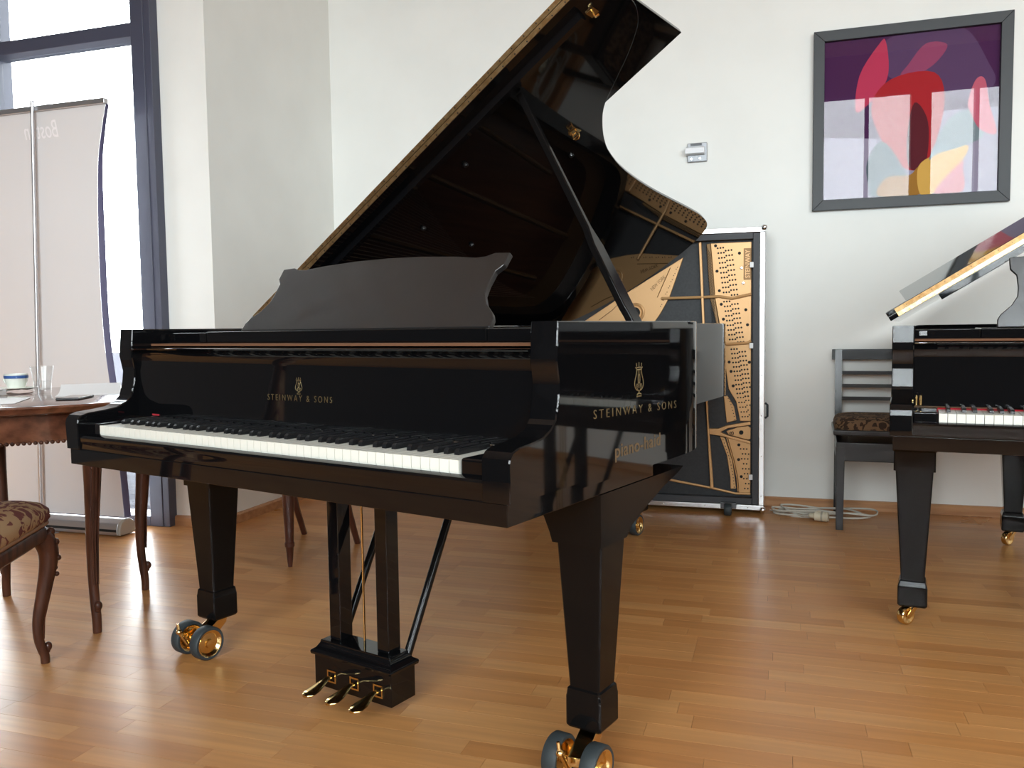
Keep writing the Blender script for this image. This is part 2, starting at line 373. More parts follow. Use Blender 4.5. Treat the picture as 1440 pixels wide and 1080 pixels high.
# ------------------------------------------------------------------ grand pianos
HW = 0.7425
OUT_R = [(0.7425, 0.25), (0.7425, 0.5), (0.7425, 0.72), (0.737, 0.85), (0.713, 0.94), (0.667, 1.015), (0.61, 1.065), (0.555, 1.108), (0.503, 1.155), (0.453, 1.225), (0.40, 1.33), (0.355, 1.45),
         (0.305, 1.654), (0.258, 1.99), (0.212, 2.45), (0.19, 2.60), (0.155, 2.70), (0.085, 2.77), (-0.05, 2.80), (-0.25, 2.80), (-0.45, 2.765), (-0.62, 2.69), (-0.71, 2.58), (-0.7425, 2.42), (-0.7425, 2.0), (-0.7425, 1.2), (-0.7425, 0.25)]
LID_R = [(0.822, 0.70), (0.822, 0.80), (0.815, 0.87), (0.785, 0.939), (0.748, 0.982), (0.696, 1.03), (0.626, 1.082), (0.565, 1.127), (0.514, 1.17), (0.467, 1.233), (0.409, 1.337), (0.365, 1.45),
         (0.315, 1.654), (0.268, 1.994), (0.226, 2.48), (0.203, 2.67), (0.165, 2.81), (0.10, 2.88), (-0.012, 2.925), (-0.12, 2.935), (-0.26, 2.93), (-0.454, 2.885), (-0.62, 2.79), (-0.71, 2.68), (-0.742, 2.5)]
ARM = [(0.0, 0.6725), (-0.002, 0.744), (0.001, 0.755), (0.010, 0.765), (0.030, 0.771), (0.077, 0.775), (0.114, 0.780), (0.142, 0.793), (0.158, 0.809), (0.168, 0.845), (0.172, 0.877), (0.167, 0.903), (0.163, 0.922), (0.166, 0.959), (0.170, 0.9985), (0.25, 0.9985), (0.25, 0.6725)]
DESK_PTS = [(-.443, 0), (-.443, .026), (-.434, .042), (-.405, .07), (-.388, .10), (-.386, .13), (-.390, .17), (-.408, .19), (-.411, .228), (-.365, .231), (-.34, .222), (-.31, .220), (-.24, .229), (-.12, .238), (0, .241)]
DESK_PTS = DESK_PTS + [(-x, s) for x, s in DESK_PTS[-2::-1]]

def warp(pts, L):
    """shorten the outline behind the keyboard"""
    k = (L-0.25)/(2.80-0.25); return [(x, 0.25+(y-0.25)*k) for x, y in pts]

def lyre_emblem(name, cx, cz, h, M, material, parent):
    """lyre-shaped emblem drawn in fine relief; local x right, y up"""
    m = MB(); s = h/2; t = 0.030*s
    def T(pts, r=t): m.tube([(x*s, y*s, 0) for x, y in pts], r, 6, flat=1.0)
    for k in (-1, 1):
        side = catmull([(0.10*k, -0.62, 0), (0.30*k, -0.58, 0), (0.52*k, -0.40, 0), (0.56*k, -0.12, 0), (0.40*k, 0.22, 0), (0.30*k, 0.5, 0), (0.34*k, 0.66, 0), (0.46*k, 0.70, 0)], 4)
        T([(p.x, p.y) for p in side], t*1.2)
        sc = catmull([(0.10*k, -0.62, 0), (0.24*k, -0.50, 0), (0.34*k, -0.36, 0), (0.26*k, -0.24, 0), (0.16*k, -0.32, 0), (0.22*k, -0.42, 0)], 4); T([(p.x, p.y) for p in sc], t*0.8)
        T([(0.30*k, 0.76), (0.34*k, 0.95)], t)
    T([(-0.34, 0.58), (0.34, 0.58)], t*1.3); T([(-0.30, 0.70), (0.30, 0.70)], t)
    T([(0, 0.70), (0, 1.0)], t*1.2)
    for x in (-0.12, 0.0, 0.12): T([(x, -0.5), (x, 0.58)], t*0.5)
    el = [(0.13*math.cos(a*math.pi/8), 0.05+0.26*math.sin(a*math.pi/8)) for a in range(17)]; T(el, t*0.8)
    T([(0, -0.62), (0, -0.82)], t*1.6); T([(-0.28, -0.86), (-0.12, -0.80), (0.12, -0.80), (0.28, -0.86)], t*1.3); T([(-0.30, -0.95), (0.30, -0.95)], t*1.5)
    o = m.build(name, material, parent, smooth=60); o.matrix_local = M @ Matrix.Diagonal((1, 1, .3, 1)); return o

def ring4(cx, cy, hx, hy, z, c=0.004):
    return [(cx-hx+c, cy-hy, z), (cx+hx-c, cy-hy, z), (cx+hx, cy-hy+c, z), (cx+hx, cy+hy-c, z), (cx+hx-c, cy+hy, z), (cx-hx+c, cy+hy, z), (cx-hx, cy+hy-c, z), (cx-hx, cy-hy+c, z)]

def build_leg(P, cx, cy, zs, h_top, h_bot, h_blk, head=None, material=SATIN):
    """zs = block bottom, block top, leg top"""
    zb, zt, zl = zs; m = MB()
    m.loft([ring4(cx, cy, h_blk-.004, h_blk-.004, zb), ring4(cx, cy, h_blk, h_blk, zb+.006), ring4(cx, cy, h_blk, h_blk, zt-.022), ring4(cx, cy, h_blk-.001, h_blk-.001, zt-.018), ring4(cx, cy, h_bot+.004, h_bot+.004, zt-.004), ring4(cx, cy, h_bot, h_bot, zt)])
    m.loft([ring4(cx, cy, h_bot, h_bot, zt+0.0002), ring4(cx, cy, h_top, h_top, zl)])
    leg = m.build('leg', material, P, smooth=25)
    return leg
def concert_caster(leg, cx, cy, dirx=0.0):
    """double-wheel brass caster trailing towards the keyboard side"""
    y0 = cy-0.100; z0 = 0.05; wx = cx; 
    f = MB(); f.lathe([(0.026, 0.080), (0.026, 0.0895), (0.018, 0.0898)], 16, 0, Matrix.Translation((cx, cy, 0)))
    f.prism([(cy+0.022, 0.086), (cy-0.030, 0.086), (y0-0.012, 0.062), (y0-0.014, 0.042), (y0+0.004, 0.034), (cy-0.03, 0.046), (cy+0.016, 0.066)], 'X', cx-0.02, cx+0.02, M=Matrix.Translation((cx, cy, 0)) @ Matrix.Rotation(math.atan2(dirx, .1), 4, 'Z') @ Matrix.Translation((-cx, -cy, 0)))
    cx = cx+dirx
    f.tube([(cx-0.062, y0, z0), (cx+0.062, y0, z0)], 0.008, 12)
    f.build('caster_fork', BRASS, leg, bevel=0.002)
    for k in (-1, 1):
        xc = cx+0.046*k; M = Matrix.Translation((xc, y0, z0)) @ Matrix.Rotation(R(90), 4, 'Y')
        w = MB(); w.lathe([(0.040, -0.017), (0.047, -0.018), (0.050, -0.014), (0.050, 0.014), (0.047, 0.018), (0.040, 0.017)], 32, 0, M, True)
        w.lathe([(0.010, -0.013), (0.030, -0.008), (0.036, -0.016), (0.0405, -0.0175), (0.0405, 0.0175), (0.036, 0.016), (0.030, 0.008), (0.014, 0.010), (0.012, 0.018), (0.004, 0.019)], 28, 1, M)
        w.build('wheel', [RUBBER, BRASS], leg, smooth=40)
    b = MB(); b.tube([(cx-0.006, y0-0.03, 0.045), (cx-0.012, y0-0.052, 0.086)], 0.006, 8); b.ball((cx-0.012, y0-0.053, 0.088), 0.009); b.tube([(cx-0.012, y0-0.053, 0.088), (cx-0.016, y0-0.054, 0.112)], [0.0055, 0.004], 8)
    b.build('brake_lever', BRASS, leg, smooth=50)
def small_caster(leg, cx, cy, zb):
    M0 = Matrix.Translation((cx, cy, 0)) @ Matrix.Rotation(R(-38), 4, 'Z')
    f = MB(); f.lathe([(0.020, zb-0.006), (0.020, zb), (0.010, zb+.0004)], 14, 0, M0)
    for k in (-1, 1): f.prism([(0.012, zb-0.003), (-0.012, zb-0.003), (-0.042, 0.034), (-0.032, 0.022), (-0.014, 0.036)], 'X', 0.015*k-0.002, 0.015*k+0.002, M=M0)
    f.build('caster_fork', BRASS, leg, bevel=0.001)
    w = MB(); w.lathe([(0.005, -0.008), (0.014, -0.007), (0.022, -0.012), (0.0275, -0.012), (0.030, -0.009), (0.030, 0.009), (0.0275, 0.012), (0.022, 0.012), (0.014, 0.007), (0.005, 0.008)], 24, 0, M0 @ Matrix.Translation((0, -0.030, 0.0302)) @ Matrix.Rotation(R(90), 4, 'Y'))
    w.build('wheel', BRASS, leg, smooth=40)

def grand_piano(P, L=2.80, dz=0.0, lid_deg=32.5, y_flap=0.64, flap_len=0.545, flap_open=0.0, concert=True, maker=True):
    Z = lambda z: z+dz
    outl = warp(OUT_R, L); lid_pts = warp(LID_R, L) if L != 2.80 else LID_R
    # ---- rim: one bent board with rounded top edge
    path = catmull([(x, y, 0) for x, y in outl], 5); c = 0.003; th = 0.065
    rings = []; N = len(path)
    for i, p in enumerate(path):
        t = (path[min(i+1, N-1)]-path[max(i-1, 0)]).normalized()
        if i in (0, N-1): t = Vector((0, 1 if i == 0 else -1, 0))
        nn = Vector((-t.y, t.x, 0))          # points inwards
        sec = [(0, .6605), (0, .9985-c), (c*.3, .9985-c*.3), (c, .9985), (th-c, .9985), (th-c*.3, .9985-c*.3), (th, .9985-c), (th, .6605)]
        rings.append([tuple(p+nn*d+Vector((0, 0, Z(z)))) for d, z in sec])
    rim = MB().loft(rings).build('rim', BLACK, P, smooth=14)
    # ---- arms either side of the keyboard
    for k in (-1, 1):
        m = MB(); xo, xi = HW*k, 0.680*k; e = 0.0025
        n_ = len(ARM); ins = []
        for i, (y, z) in enumerate(ARM):
            if i in (0,): ins.append((y+e, z)); continue
            if i == n_-1: ins.append((y, z)); continue
            if i == n_-2: ins.append((y, z-e)); continue
            a, b = Vector(ARM[i-1]), Vector(ARM[i+1]); t = (b-a).normalized(); nn = Vector((t.y, -t.x)); ins.append((y+nn.x*e, z+nn.y*e))
        seq = [(xo, ins), (xo-e*k, ARM), (xi+e*k, ARM), (xi, ins)]
        m.loft([[(x, y, Z(z)) for y, z in po] for x, po in seq]); m.build('arm', BLACK, P, smooth=28)
        MB().box(*sorted((0.681*k, 0.613*k)), 0.024, 0.176, Z(0.68), Z(0.7445)).build('key_block', BLACK, P, bevel=0.006, seg=3)
    # ---- key bed, key slip, fallboard
    MB().box(-HW+.010, HW-.010, 0.004, 0.62, Z(0.6293), Z(0.6722)).build('key_bed', BLACK, P, bevel=0.002)
    MB().prism([(0.005, .6727), (0.005, .690), (0.003, .694), (0.003, .706), (0.006, .711), (0.012, .7135), (0.0205, .7145), (0.0205, .6727)], 'X', -0.6795, 0.6795, M=Matrix.Translation((0, 0, dz))).build('key_slip', BLACK, P, smooth=30)
    MB().prism([(0.1785, .748), (0.182, .90), (0.180, .922), (0.172, .934), (0.160, .9395), (0.158, .943), (0.166, .945), (0.225, .945), (0.225, .748)], 'X', -0.6795, 0.6795, M=Matrix.Translation((0, 0, dz))).build('fallboard', BLACK, P, smooth=35)
    MB().box(-0.6790, 0.6790, 0.226, 0.300, Z(.949), Z(.9555)).build('felt_strip', BROWNFELT, P)
    MB().box(-0.612, 0.612, 0.1655, 0.1783, Z(.722), Z(.7440)).build('name_felt', DARKGAP if concert else REDFELT, P)
    # ---- keys
    wk = MB(); wk.box(-0.01105, 0.01105, 0.022, 0.176, .7165, .7400); wk.box(-0.01105, 0.01105, 0.0235, 0.1, .70, .7163)
    wme = wk.mesh('white_key', IVORY)
    bk = MB(); bk.loft([[(x*.0055, y, z) for x, y, z in r] for r in ([(-1, .0715, .7402), (1, .0715, .7402), (1, .1765, .7402), (-1, .1765, .7402)], [(-1, .0725, .748), (1, .0725, .748), (1, .1765, .750), (-1, .1765, .750)], [(-.82, .078, .7525), (.82, .078, .7525), (.82, .1765, .7525), (-.82, .1765, .7525)])])
    bme = bk.mesh('black_key', EBONY)
    pitch = 1.2225/52; blacks = []; LX = .007 if concert else 0
    for i in range(52):
        o = bpy.data.objects.new('white_key', wme); COL.objects.link(o); o.parent = P; o.location = (-0.61125+(i+.5)*pitch, 0, dz)
        note = (i+5) % 7          # 0=C; first key is A
        if note in (0, 1, 3, 4, 5) and i < 51: blacks.append((i+1, {0: -.0022, 1: .0022, 3: -.003, 4: 0, 5: .003}[note]))
    for i, dx in blacks:
        o = bpy.data.objects.new('black_key', bme); COL.objects.link(o); o.parent = P; o.location = (-0.61125+i*pitch+dx, 0, dz)
    # ---- music shelf and desk
    for k in (-1, 1):
        a, b = sorted((0.4945*k, 0.6785*k)); s = MB().box(a, b, 0.280, 0.46, Z(.957), Z(.9855)).build('shelf_side', BLACK, P, bevel=0.002)
        q = MB(); q.box(0.655*k-.011, 0.655*k+.011, 0.2785, 0.2800, Z(.966), Z(.981)); q.build('hinge_plate', CHROME, s)
    MB().box(-0.493, 0.493, 0.280, 0.60, Z(.957), Z(.988)).build('music_shelf', BLACK, P, bevel=0.003)
    dvec = Vector((0, .14, .185)).normalized() if concert else Vector((0, .05, .22)).normalized(); o0 = Vector((0, .36, Z(.990))); nv = Vector((0, dvec.z, -dvec.y))
    M = basis(o0, (1, 0, 0), dvec)
    d = MB().prism(DESK_PTS, 'Z', -0.016, 0.0).build('music_desk', DESK, P, bevel=0.003); d.matrix_local = M
    # ---- inside: soundboard, iron plate, strings, dampers
    inner = []
    for i, p in enumerate(path):
        t = (path[min(i+1, N-1)]-path[max(i-1, 0)]).normalized(); nn = Vector((-t.y, t.x, 0)); inner.append(p+nn*(th+.001))
    poly = [(p.x, p.y) for p in inner]
    MB().prism(poly, 'Z', Z(.79), Z(.80)).build('soundboard', SOUNDB, P)
    pl = MB(); top = Z(.905)
    edge = [(inner[i]+(Vector((-.2, 1.2, 0))-inner[i])*(.10)) for i in range(N)]
    for i in range(0, N-1):
        a, b, c2, d2 = inner[i], inner[i+1], edge[i+1], edge[i]
        pl.add([(a.x, a.y, top), (b.x, b.y, top), (c2.x, c2.y, top-.02), (d2.x, d2.y, top-.02)], [(0, 1, 2, 3)])
    pl.box(-0.67, 0.67, .50, .70, top-.012, top)
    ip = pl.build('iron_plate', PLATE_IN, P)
    k = (L-.25)/2.55
    for x0, x1, y1 in ((-.36, -.52, 2.4), (-.05, -.28, 2.55), (.25, .0, 2.2), (.48, .33, 1.35)):
        st = MB(); st.tube([(x0, .70, top+.004), (x1, .25+(y1-.25)*k, top)], .013, 8); st.build('plate_strut', PLATE_IN, ip)
    sg = MB()
    for i in range(64):
        u = i/63; x0 = -0.62+1.25*u; xe = x0-.32*(1-u)**0.5*u*2.2; ye = .25+((2.45-1.75*u**0.75)-.25)*k
        sg.tube([(x0, .58, Z(.918)), (xe, max(ye, .9), Z(.915))], .0011+.0009*(1-u), 4)
    s_ = sg.build('strings', STRING, ip); s_['kind'] = 'stuff'
    dm = MB()
    for i in range(58): dm.box(-.63+i*.0215, -.63+i*.0215+.014, .80-.0008*i, .86-.0008*i, Z(.921), Z(.945))
    s_ = dm.build('dampers', SATIN, ip); s_['kind'] = 'stuff'
    MB().box(-0.675, 0.675, .61, .64, Z(.906), Z(.945)).build('action_rail', SATIN, P, bevel=.003)
    # ---- lid: main board, front flap folded back on it, hinge, stiffening bar, prop
    th_ = R(lid_deg); H = Vector((-HW-(0 if concert else .012), 0, Z(1.0 if concert else 1.014))); ux = Vector((math.cos(th_), 0, math.sin(th_))); hz = Vector((-math.sin(th_), 0, math.cos(th_)))
    LM = Matrix((ux, Vector((0, 1, 0)), hz)).transposed().to_4x4(); LM.translation = H    # local x = distance from the spine
    yF = y_flap; t1 = 0.016
    lp = [(0.0, yF), (HW+.822, yF)] + [(p.x+HW, p.y) for p in catmull([(x, y, 0) for x, y in lid_pts if y > yF+.01], 4)]
    lid = MB().prism(lp, 'Z', 0, t1-.0005).build('lid', BLACK, P, bevel=0.0018); lid.matrix_local = LM
    fl = MB(); WL = HW+.822; e0 = 0.0 if concert else .075
    fl.prism([(0, 0), (WL, 0), (WL, flap_len), (e0, flap_len)]+([] if concert else [(e0, .02), (0, .02)]), 'Z', 0.0, t1)
    FM = LM @ Matrix.Translation((0, yF, t1)) @ Matrix.Rotation(R(flap_open), 4, 'X')
    flap = fl.build('lid_flap', BLACK, P, bevel=0.0018); flap.matrix_local = FM
    for z0, z1, par, MM in ((0.0012, t1-.0015, lid, None), (0.0006, t1-.0015, flap, None)):
        h = MB(); y = yF if par is lid else 0.0
        h.box(.030, HW+.80, y-.0022, y-.0003, z0, z1); hh = h.build('hinge', HINGE, par)
    sc = MB()
    for i in range(34):
        x = .07+i*.045
        for z in (.005, .0235): sc.tube([(x, yF-.0035, z), (x, yF-.002, z)], .0018, 6)
    s_ = sc.build('hinge_screws', DARKGAP, P); s_.matrix_local = LM; s_['kind'] = 'stuff'; s_.parent = lid; s_.matrix_local = Matrix.Identity(4)
    kp = MB(); pr = [(.06, -0.0005), (.06, -.020), (.078, -.022), (.092, -.010), (.096, -0.0005)]
    kp.prism([(yF+a, b) for a, b in pr], 'X', 0.17, HW+.72); kp.build('stiffening_bar', BLACK, lid, smooth=30)
    lt = MB(); lt.box(HW+.728, HW+.752, yF+.088, yF+.12, -.004, -.0005); lt.tube([(HW+.74, yF+.104, -.004), (HW+.74, yF+.104, -.018), (HW+.752, yF+.104, -.020)], .003, 8); lt.build('latch', BRASS, lid, smooth=40)
    cp = MB(); cp.box(HW+.378, HW+.41, yF+.50, yF+.536, -.004, -.0005)
    cp.tube([(HW+.386, yF+.505, -.005), (HW+.384, yF+.505, -.025), (HW+.404, yF+.505, -.025), (HW+.402, yF+.505, -.005)], .003, 6); cp.tube([(HW+.39+.012*math.cos(a*.7), yF+.52, -.014+.012*math.sin(a*.7)) for a in range(10)], .0025, 6); cp.build('prop_cup', BRASS, lid, smooth=40)
    kb = MB()
    for x, y in ((.6, yF+.3), (.55, yF+.62), (.9, yF+.2), (.3, yF+.45), (1.05, yF+.62)): kb.lathe([(.007, -.009), (.009, -.004), (.009, -.0003)], 10, 0, Matrix.Translation((x, y, 0)))
    s_ = kb.build('bumpers', BLACKWOOD, lid, smooth=40); s_['kind'] = 'stuff'
    if concert:
        top_p = H+ux*(HW+.448)+Vector((0, .771, 0))-hz*.006; bot_p = Vector((.664, .735, Z(.93)))
        ax = (top_p-bot_p); ln = ax.length; PM = basis(bot_p, ax, (0, 1, 0))
        pm = MB(); pm.prism([(0, -.020), (.10, -.024), (.12, -.028), (.38*ln, -.026), (.45*ln, -.010), (ln, -.008), (ln, .008), (.45*ln, .010), (.38*ln, .026), (.12, .028), (.10, .030), (0, .026)], 'Z', -.010, .010)
        prop = pm.build('lid_prop', SATIN, P, bevel=0.004, seg=3); prop.matrix_local = PM
        hp = MB().box(.10*ln, .335*ln, .006, .020, .0105, .0165); hp.build('short_prop', SATIN, prop, bevel=.0015)
    else:
        top_p = H+ux*(HW+.60)+Vector((0, .70, 0))-hz*.004; bot_p = Vector((.664, .70, Z(.93))); ax = top_p-bot_p
        pm = MB().tube([(0, 0, 0), (ax.length, 0, 0)], .010, 10); prop = pm.build('lid_prop', SATIN, P, smooth=40); prop.matrix_local = basis(bot_p, ax, (0, 1, 0))
    # ---- legs
    if concert:
        for k in (-1, 1):
            cx, cy = .675*k, .415
            leg = build_leg(P, cx, cy, (0.090, 0.182, 0.512), .056, .0380, .0445)
            hd = MB(); pts = [(.5125, .475, .612), (.535, .500, .605), (.565, .582, .592), (.595, .675, .575), (.615, .76, .563), (.6288, .80, .555)]
            rr = []
            for z, yb, xi in pts:
                x0, x1 = sorted((xi*k, (.734)*k)); rr.append([(x0, .352, Z(z)), (x1, .352, Z(z)), (x1, yb, Z(z)), (x0, yb, Z(z))])
            hd.loft(rr); hd.build('leg_head', SATIN, leg, smooth=20)
            concert_caster(leg, cx, cy, .018 if k > 0 else .034)
        cx, cy = -.20, 2.46; leg = build_leg(P, cx, cy, (0.0945, 0.188, 0.60), .055, .0375, .0435); concert_caster(leg, cx, cy)
        MB().box(cx-.07, cx+.07, cy-.07, cy+.07, .602, .789).build('leg_head', SATIN, leg, bevel=.004)
    else:
        for cx, cy in ((-.673, .285), (.673, .285), (-.28, 1.55)):
            leg = build_leg(P, cx, cy, (0.064, 0.150, 0.512), .055, .035, .044); small_caster(leg, cx, cy, .0635)
            MB().loft([ring4(cx, cy, .061, .061, .5125), ring4(cx, cy, .061, .061, .575), ring4(cx, cy, .065, .065, .580), ring4(cx, cy, .065, .065, Z(.629) if cy < 1 else .769)]).build('leg_head', SATIN, leg, smooth=25)
    # ---- pedal lyre
    ly = MB(); ly.loft([[(x+LX, y, z) for x, y in ((-hx, .370-hy), (hx, .370-hy), (hx, .370+hy), (-hx, .370+hy))] for z, hx, hy in ((.027, .139, .046), (.112, .139, .046), (.1125, .146, .053), (.120, .148, .055), (.124, .146, .053), (.130, .136, .044), (.142, .128, .036), (.150, .126, .035))])
    lyre = ly.build('pedal_lyre', BLACK, P, bevel=.0015)
    for k in (-1, 1):
        pm = MB(); a, b = sorted((.067*k, .107*k)); a += LX; b += LX; pm.loft([[(a, .352, z), (b, .352, z), (b, .398, z), (a, .398, z)] for z in (.1505, Z(.6288))]); pm.build('lyre_post', BLACK, lyre, bevel=.002)
        MB().tube([(.118*k+LX, .405, .12), (.118*k+LX, .70, Z(.655))], .0115, 12).build('lyre_brace', SATIN, lyre, smooth=40)
    for x in (-.015, .0, .015): 
        if concert and x != 0: continue
        MB().tube([(x+.01, .372, .1505), (x+.01, .372, Z(.6288))], .0032, 8).build('pedal_rod', BRASS, lyre, smooth=40)
    for i, x in enumerate((-.066, 0.018, .102)):
        pd = MB(); pp = [(x, .322, .062, .0075, .005), (x, .300, .062, .0095, .005), (x, .283, .056, .0145, .005), (x, .262, .050, .0205, .006), (x, .244, .047, .0215, .006), (x, .232, .045, .016, .0055), (x, .2255, .044, .007, .003)]
        pd.loft([[(cx+hx*math.cos(a*math.pi/6), y, z+hz_*math.sin(a*math.pi/6)) for a in range(12)] for cx, y, z, hx, hz_ in pp]); pdo = pd.build('pedal', BRASS, lyre, smooth=50)
        fr = MB()
        for bx in ((-.016, .016, .075, .079), (-.016, .016, .046, .050), (-.016, -.012, .050, .075), (.012, .016, .050, .075)): fr.box(x+bx[0], x+bx[1], .3205, .3238, bx[2], bx[3])
        fr.build('pedal_surround', BRASS, pdo)
    return P

PIANO = thing('grand_piano', 'large glossy black concert grand with raised lid in the middle of the room', 'piano', (-1.1623, 1.6008, 0), R(-16.5))
grand_piano(PIANO)
# makers lettering on the fallboard and the treble side
FBM = lambda x, y, z: basis((x, y, z), (1, 0, 0), (0, 0.02, 1))
lettering('STEINWAY & SONS', .02, FBM(0.0, .1788, .8155), GOLDPAINT, PIANO, width=.228, height=.0150, spacing=1.55, offset=-.00025)
lyre_emblem('emblem', 0, 0, .042, FBM(0.0, .1795, .8535), GOLDPAINT, PIANO)
SM = lambda y, z: basis((HW+.0006, y, z), (0, 1, 0), (0, 0, 1))
lyre_emblem('emblem', 0, 0, .079, SM(.522, .866), GOLDPAINT, PIANO)
me_o = lettering('STEINWAY & SONS', .03, SM(.520, .790), GOLDPAINT, PIANO, width=.425, height=.0185, spacing=1.6, offset=-.0004)
for v in me_o.data.vertices: v.co.y -= 0.03*v.co.x
lettering('piano-haid', .03, SM(.520, .703), DULLGOLD, PIANO, width=.235, height=.040, offset=0.0004, extrude=.0002, spacing=1.08)
red = MB().box(-.609, -.578, .1765, .1782, .7535, .758).build('red_marker', REDFELT, PIANO)

PIANO2 = thing('grand_piano', 'smaller black grand piano with open lid standing below the framed picture', 'piano', (1.050, 2.594, 0), R(-8.2))
grand_piano(PIANO2, L=1.85, dz=-.020, lid_deg=32.0, y_flap=.43, flap_len=.36, flap_open=9.0, concert=False)
hb = MB(); 
for x in (-.672, -.660): hb.tube([(x, .120, .735), (x, .120, .765)], .0045, 10)
hb.build('fallboard_pivot', BRASS, PIANO2, smooth=40)

# ------------------------------------------------------------------ flight case with a piano plate mounted in it
YC = 4.49
def flight_case():
    P = thing('flight_case', 'upright aluminium-edged flight case holding a golden piano plate against the wall', 'flight case', (0, 0, 0))
    x0, x1, z0, z1 = -1.42, -0.069, .022, 1.491; yb = WALL_Y-.004
    BLK = mat('case_black_panel', (0.018, 0.018, 0.02), 0.55); add_noise_color(BLK, (0.014, 0.014, 0.016), (0.024, 0.024, 0.026), (90, 90, 90), 3)
    GREY = mat('case_lining', (0.045, 0.045, 0.05), 0.6)
    MB().box(x0+.028, x1-.028, YC+.05, yb, z0+.028, z1-.028).build('back_panel', BLK, P)
    for nm, b in (('lining', (x1-.060, x1-.0285, YC+.004, YC+.049, z0+.03, z1-.03)), ('lining', (x0+.0285, x1-.061, YC+.004, YC+.049, z1-.060, z1-.0285)), ('lining', (x0+.0285, x1-.061, YC+.004, YC+.049, z0+.0285, z0+.062))):
        MB().box(*b).build(nm, GREY, P, bevel=.002)
    ed = .028
    for b in ((x1-ed, x1, YC, yb, z0+ed, z1-ed), (x0, x0+ed, YC, yb, z0+ed, z1-ed), (x0, x1, YC, yb, z1-ed, z1), (x0, x1, YC, yb, z0, z0+ed)): MB().box(*b).build('edge_profile', ALU, P, bevel=.004)
    for x in (x0, x1):
        for z in (z0, z1):
            m = MB(); m.ball((x-.006*(1 if x > -1 else -1), YC+.002, z-.006*(1 if z > 1 else -1)), .016); m.build('ball_corner', CHROME, P, smooth=50)
    rv = MB()
    for i in range(7): rv.ball((x1-.014, YC-.0005, .1+i*.21), .003, seg=6)
    for i in range(6): rv.ball((x1-.08-i*.22, YC-.0005, z0+.014), .003, seg=6); rv.ball((x1-.08-i*.22, YC-.0005, z1-.014), .003, seg=6)
    s_ = rv.build('rivets', CHROME, P); s_['kind'] = 'stuff'
    for z in (1.298, .883, .197): MB().box(-.145, -.126, YC-.003, YC+.0035, z-.014, z+.014).build('clip', PLASTW, P, bevel=.002)
    for xx in (-.247, -1.2):
        c = MB(); c.box(xx-.040, xx+.040, YC-.02, YC-.0005, .030, .062); cc = c.build('caster_plate', mat('caster_steel', (0.12, 0.12, 0.125), .4, .8), P, bevel=.002)
        w = MB(); w.lathe([(.006, -.018), (.028, -.018), (.032, -.013), (.032, .013), (.028, .018), (.006, .018)], 20, 0, Matrix.Translation((xx, YC-.053, .0325)) @ Matrix.Rotation(R(90), 4, 'Y')); w.build('caster_wheel', RUBBER, cc, smooth=40)
    MB().tube([(x1+.002, YC+.08, .50), (x1+.014, YC+.08, .51), (x1+.014, YC+.08, .57), (x1+.002, YC+.08, .58)], .006, 8).build('handle', RUBBER, P, smooth=40)
    # --- the plate, cast in gold-painted iron, in raised pieces
    IRON = PLATE; B = YC+.049
    def piece(name, poly, d, par=P, m_=IRON, bev=.003, base=B):
        return MB().prism(poly, 'Y', base, base-d).build(name, m_, par, bevel=bev)
    pin = piece('pin_field', [(-.345, 1.419), (-.1375, 1.419), (-.1375, .487), (-.192, .487), (-.212, .588), (-.250, .655), (-.272, .80), (-.296, .985), (-.321, 1.13), (-.334, 1.30)], .016)
    dark_gold = mat('plate_dark_gold', (0.26, 0.14, 0.05), .5, .3)  # darker gold for the edge, raised lines, name plate and lettering
    piece('bridge_edge', [(-.366, 1.417), (-.3455, 1.419), (-.3345, 1.30), (-.3215, 1.13), (-.300, .99), (-.312, .99), (-.347, 1.13), (-.358, 1.28)], .010, m_=dark_gold)
    agr = MB()
    for i in range(26):
        z = 1.405-i*.0165; x = -.356+(1.405-z)*.075; agr.tube([(x-.012, B-.012, z), (x+.014, B-.018, z-.05)], .0011, 4)
    s_ = agr.build('string_ends', DARKGAP, pin); s_['kind'] = 'stuff'
    piece('long_bar', [(-.405, 1.425), (-.391, 1.427), (-.3785, 1.13), (-.353, .50), (-.325, .128), (-.342, .127), (-.362, .50), (-.392, 1.13)], .030)
    for pts in ([(-.60, 1.1375), (-.395, 1.139), (-.299, 1.141), (-.235, 1.129), (-.1375, 1.149)], [(-.28, .889), (-.251, .891), (-.154, .897), (-.1375, .908)]):
        MB().tube([(x, B-.024, z) for x, z in pts], .0075, 8).build('cross_bar', IRON, P, smooth=40)
    sp = piece('bass_bridge', [(-.276, .617), (-.257, .62), (-.222, .562), (-.209, .49), (-.26, .476)], .014)
    br = piece('brace', [(-.356, .445), (-.301, .446), (-.26, .463), (-.1375, .4865), (-.1375, .468), (-.253, .449), (-.290, .427), (-.253, .411), (-.1375, .383), (-.1375, .368), (-.291, .407), (-.353, .415)], .028)
    bp = piece('brace_panel', [(-.262, .432), (-.203, .4535), (-.152, .462), (-.1375, .452), (-.1375, .393), (-.152, .388), (-.250, .414)], .016)
    MB().lathe([(.001, 0), (.011, 0), (.011, .008), (.001, .008)], 16, 0, Matrix.Translation((-.185, B-.016, .427)) @ Matrix.Rotation(R(90), 4, 'X')).build('bolt', DARKGAP, bp, smooth=40)
    piece('hitch_strip', [(-.295, .405), (-.268, .394), (-.229, .272), (-.210, .127), (-.239, .125), (-.241, .185), (-.259, .304)], .014)
    bass = piece('bass_field', [(-.255, .398), (-.1375, .367), (-.1375, .1085), (-.195, .106), (-.202, .187), (-.221, .279)], .016)
    piece('bass_rib', [(-.262, .398), (-.256, .399), (-.222, .279), (-.203, .187), (-.196, .112), (-.203, .112), (-.209, .187), (-.229, .279)], .024)
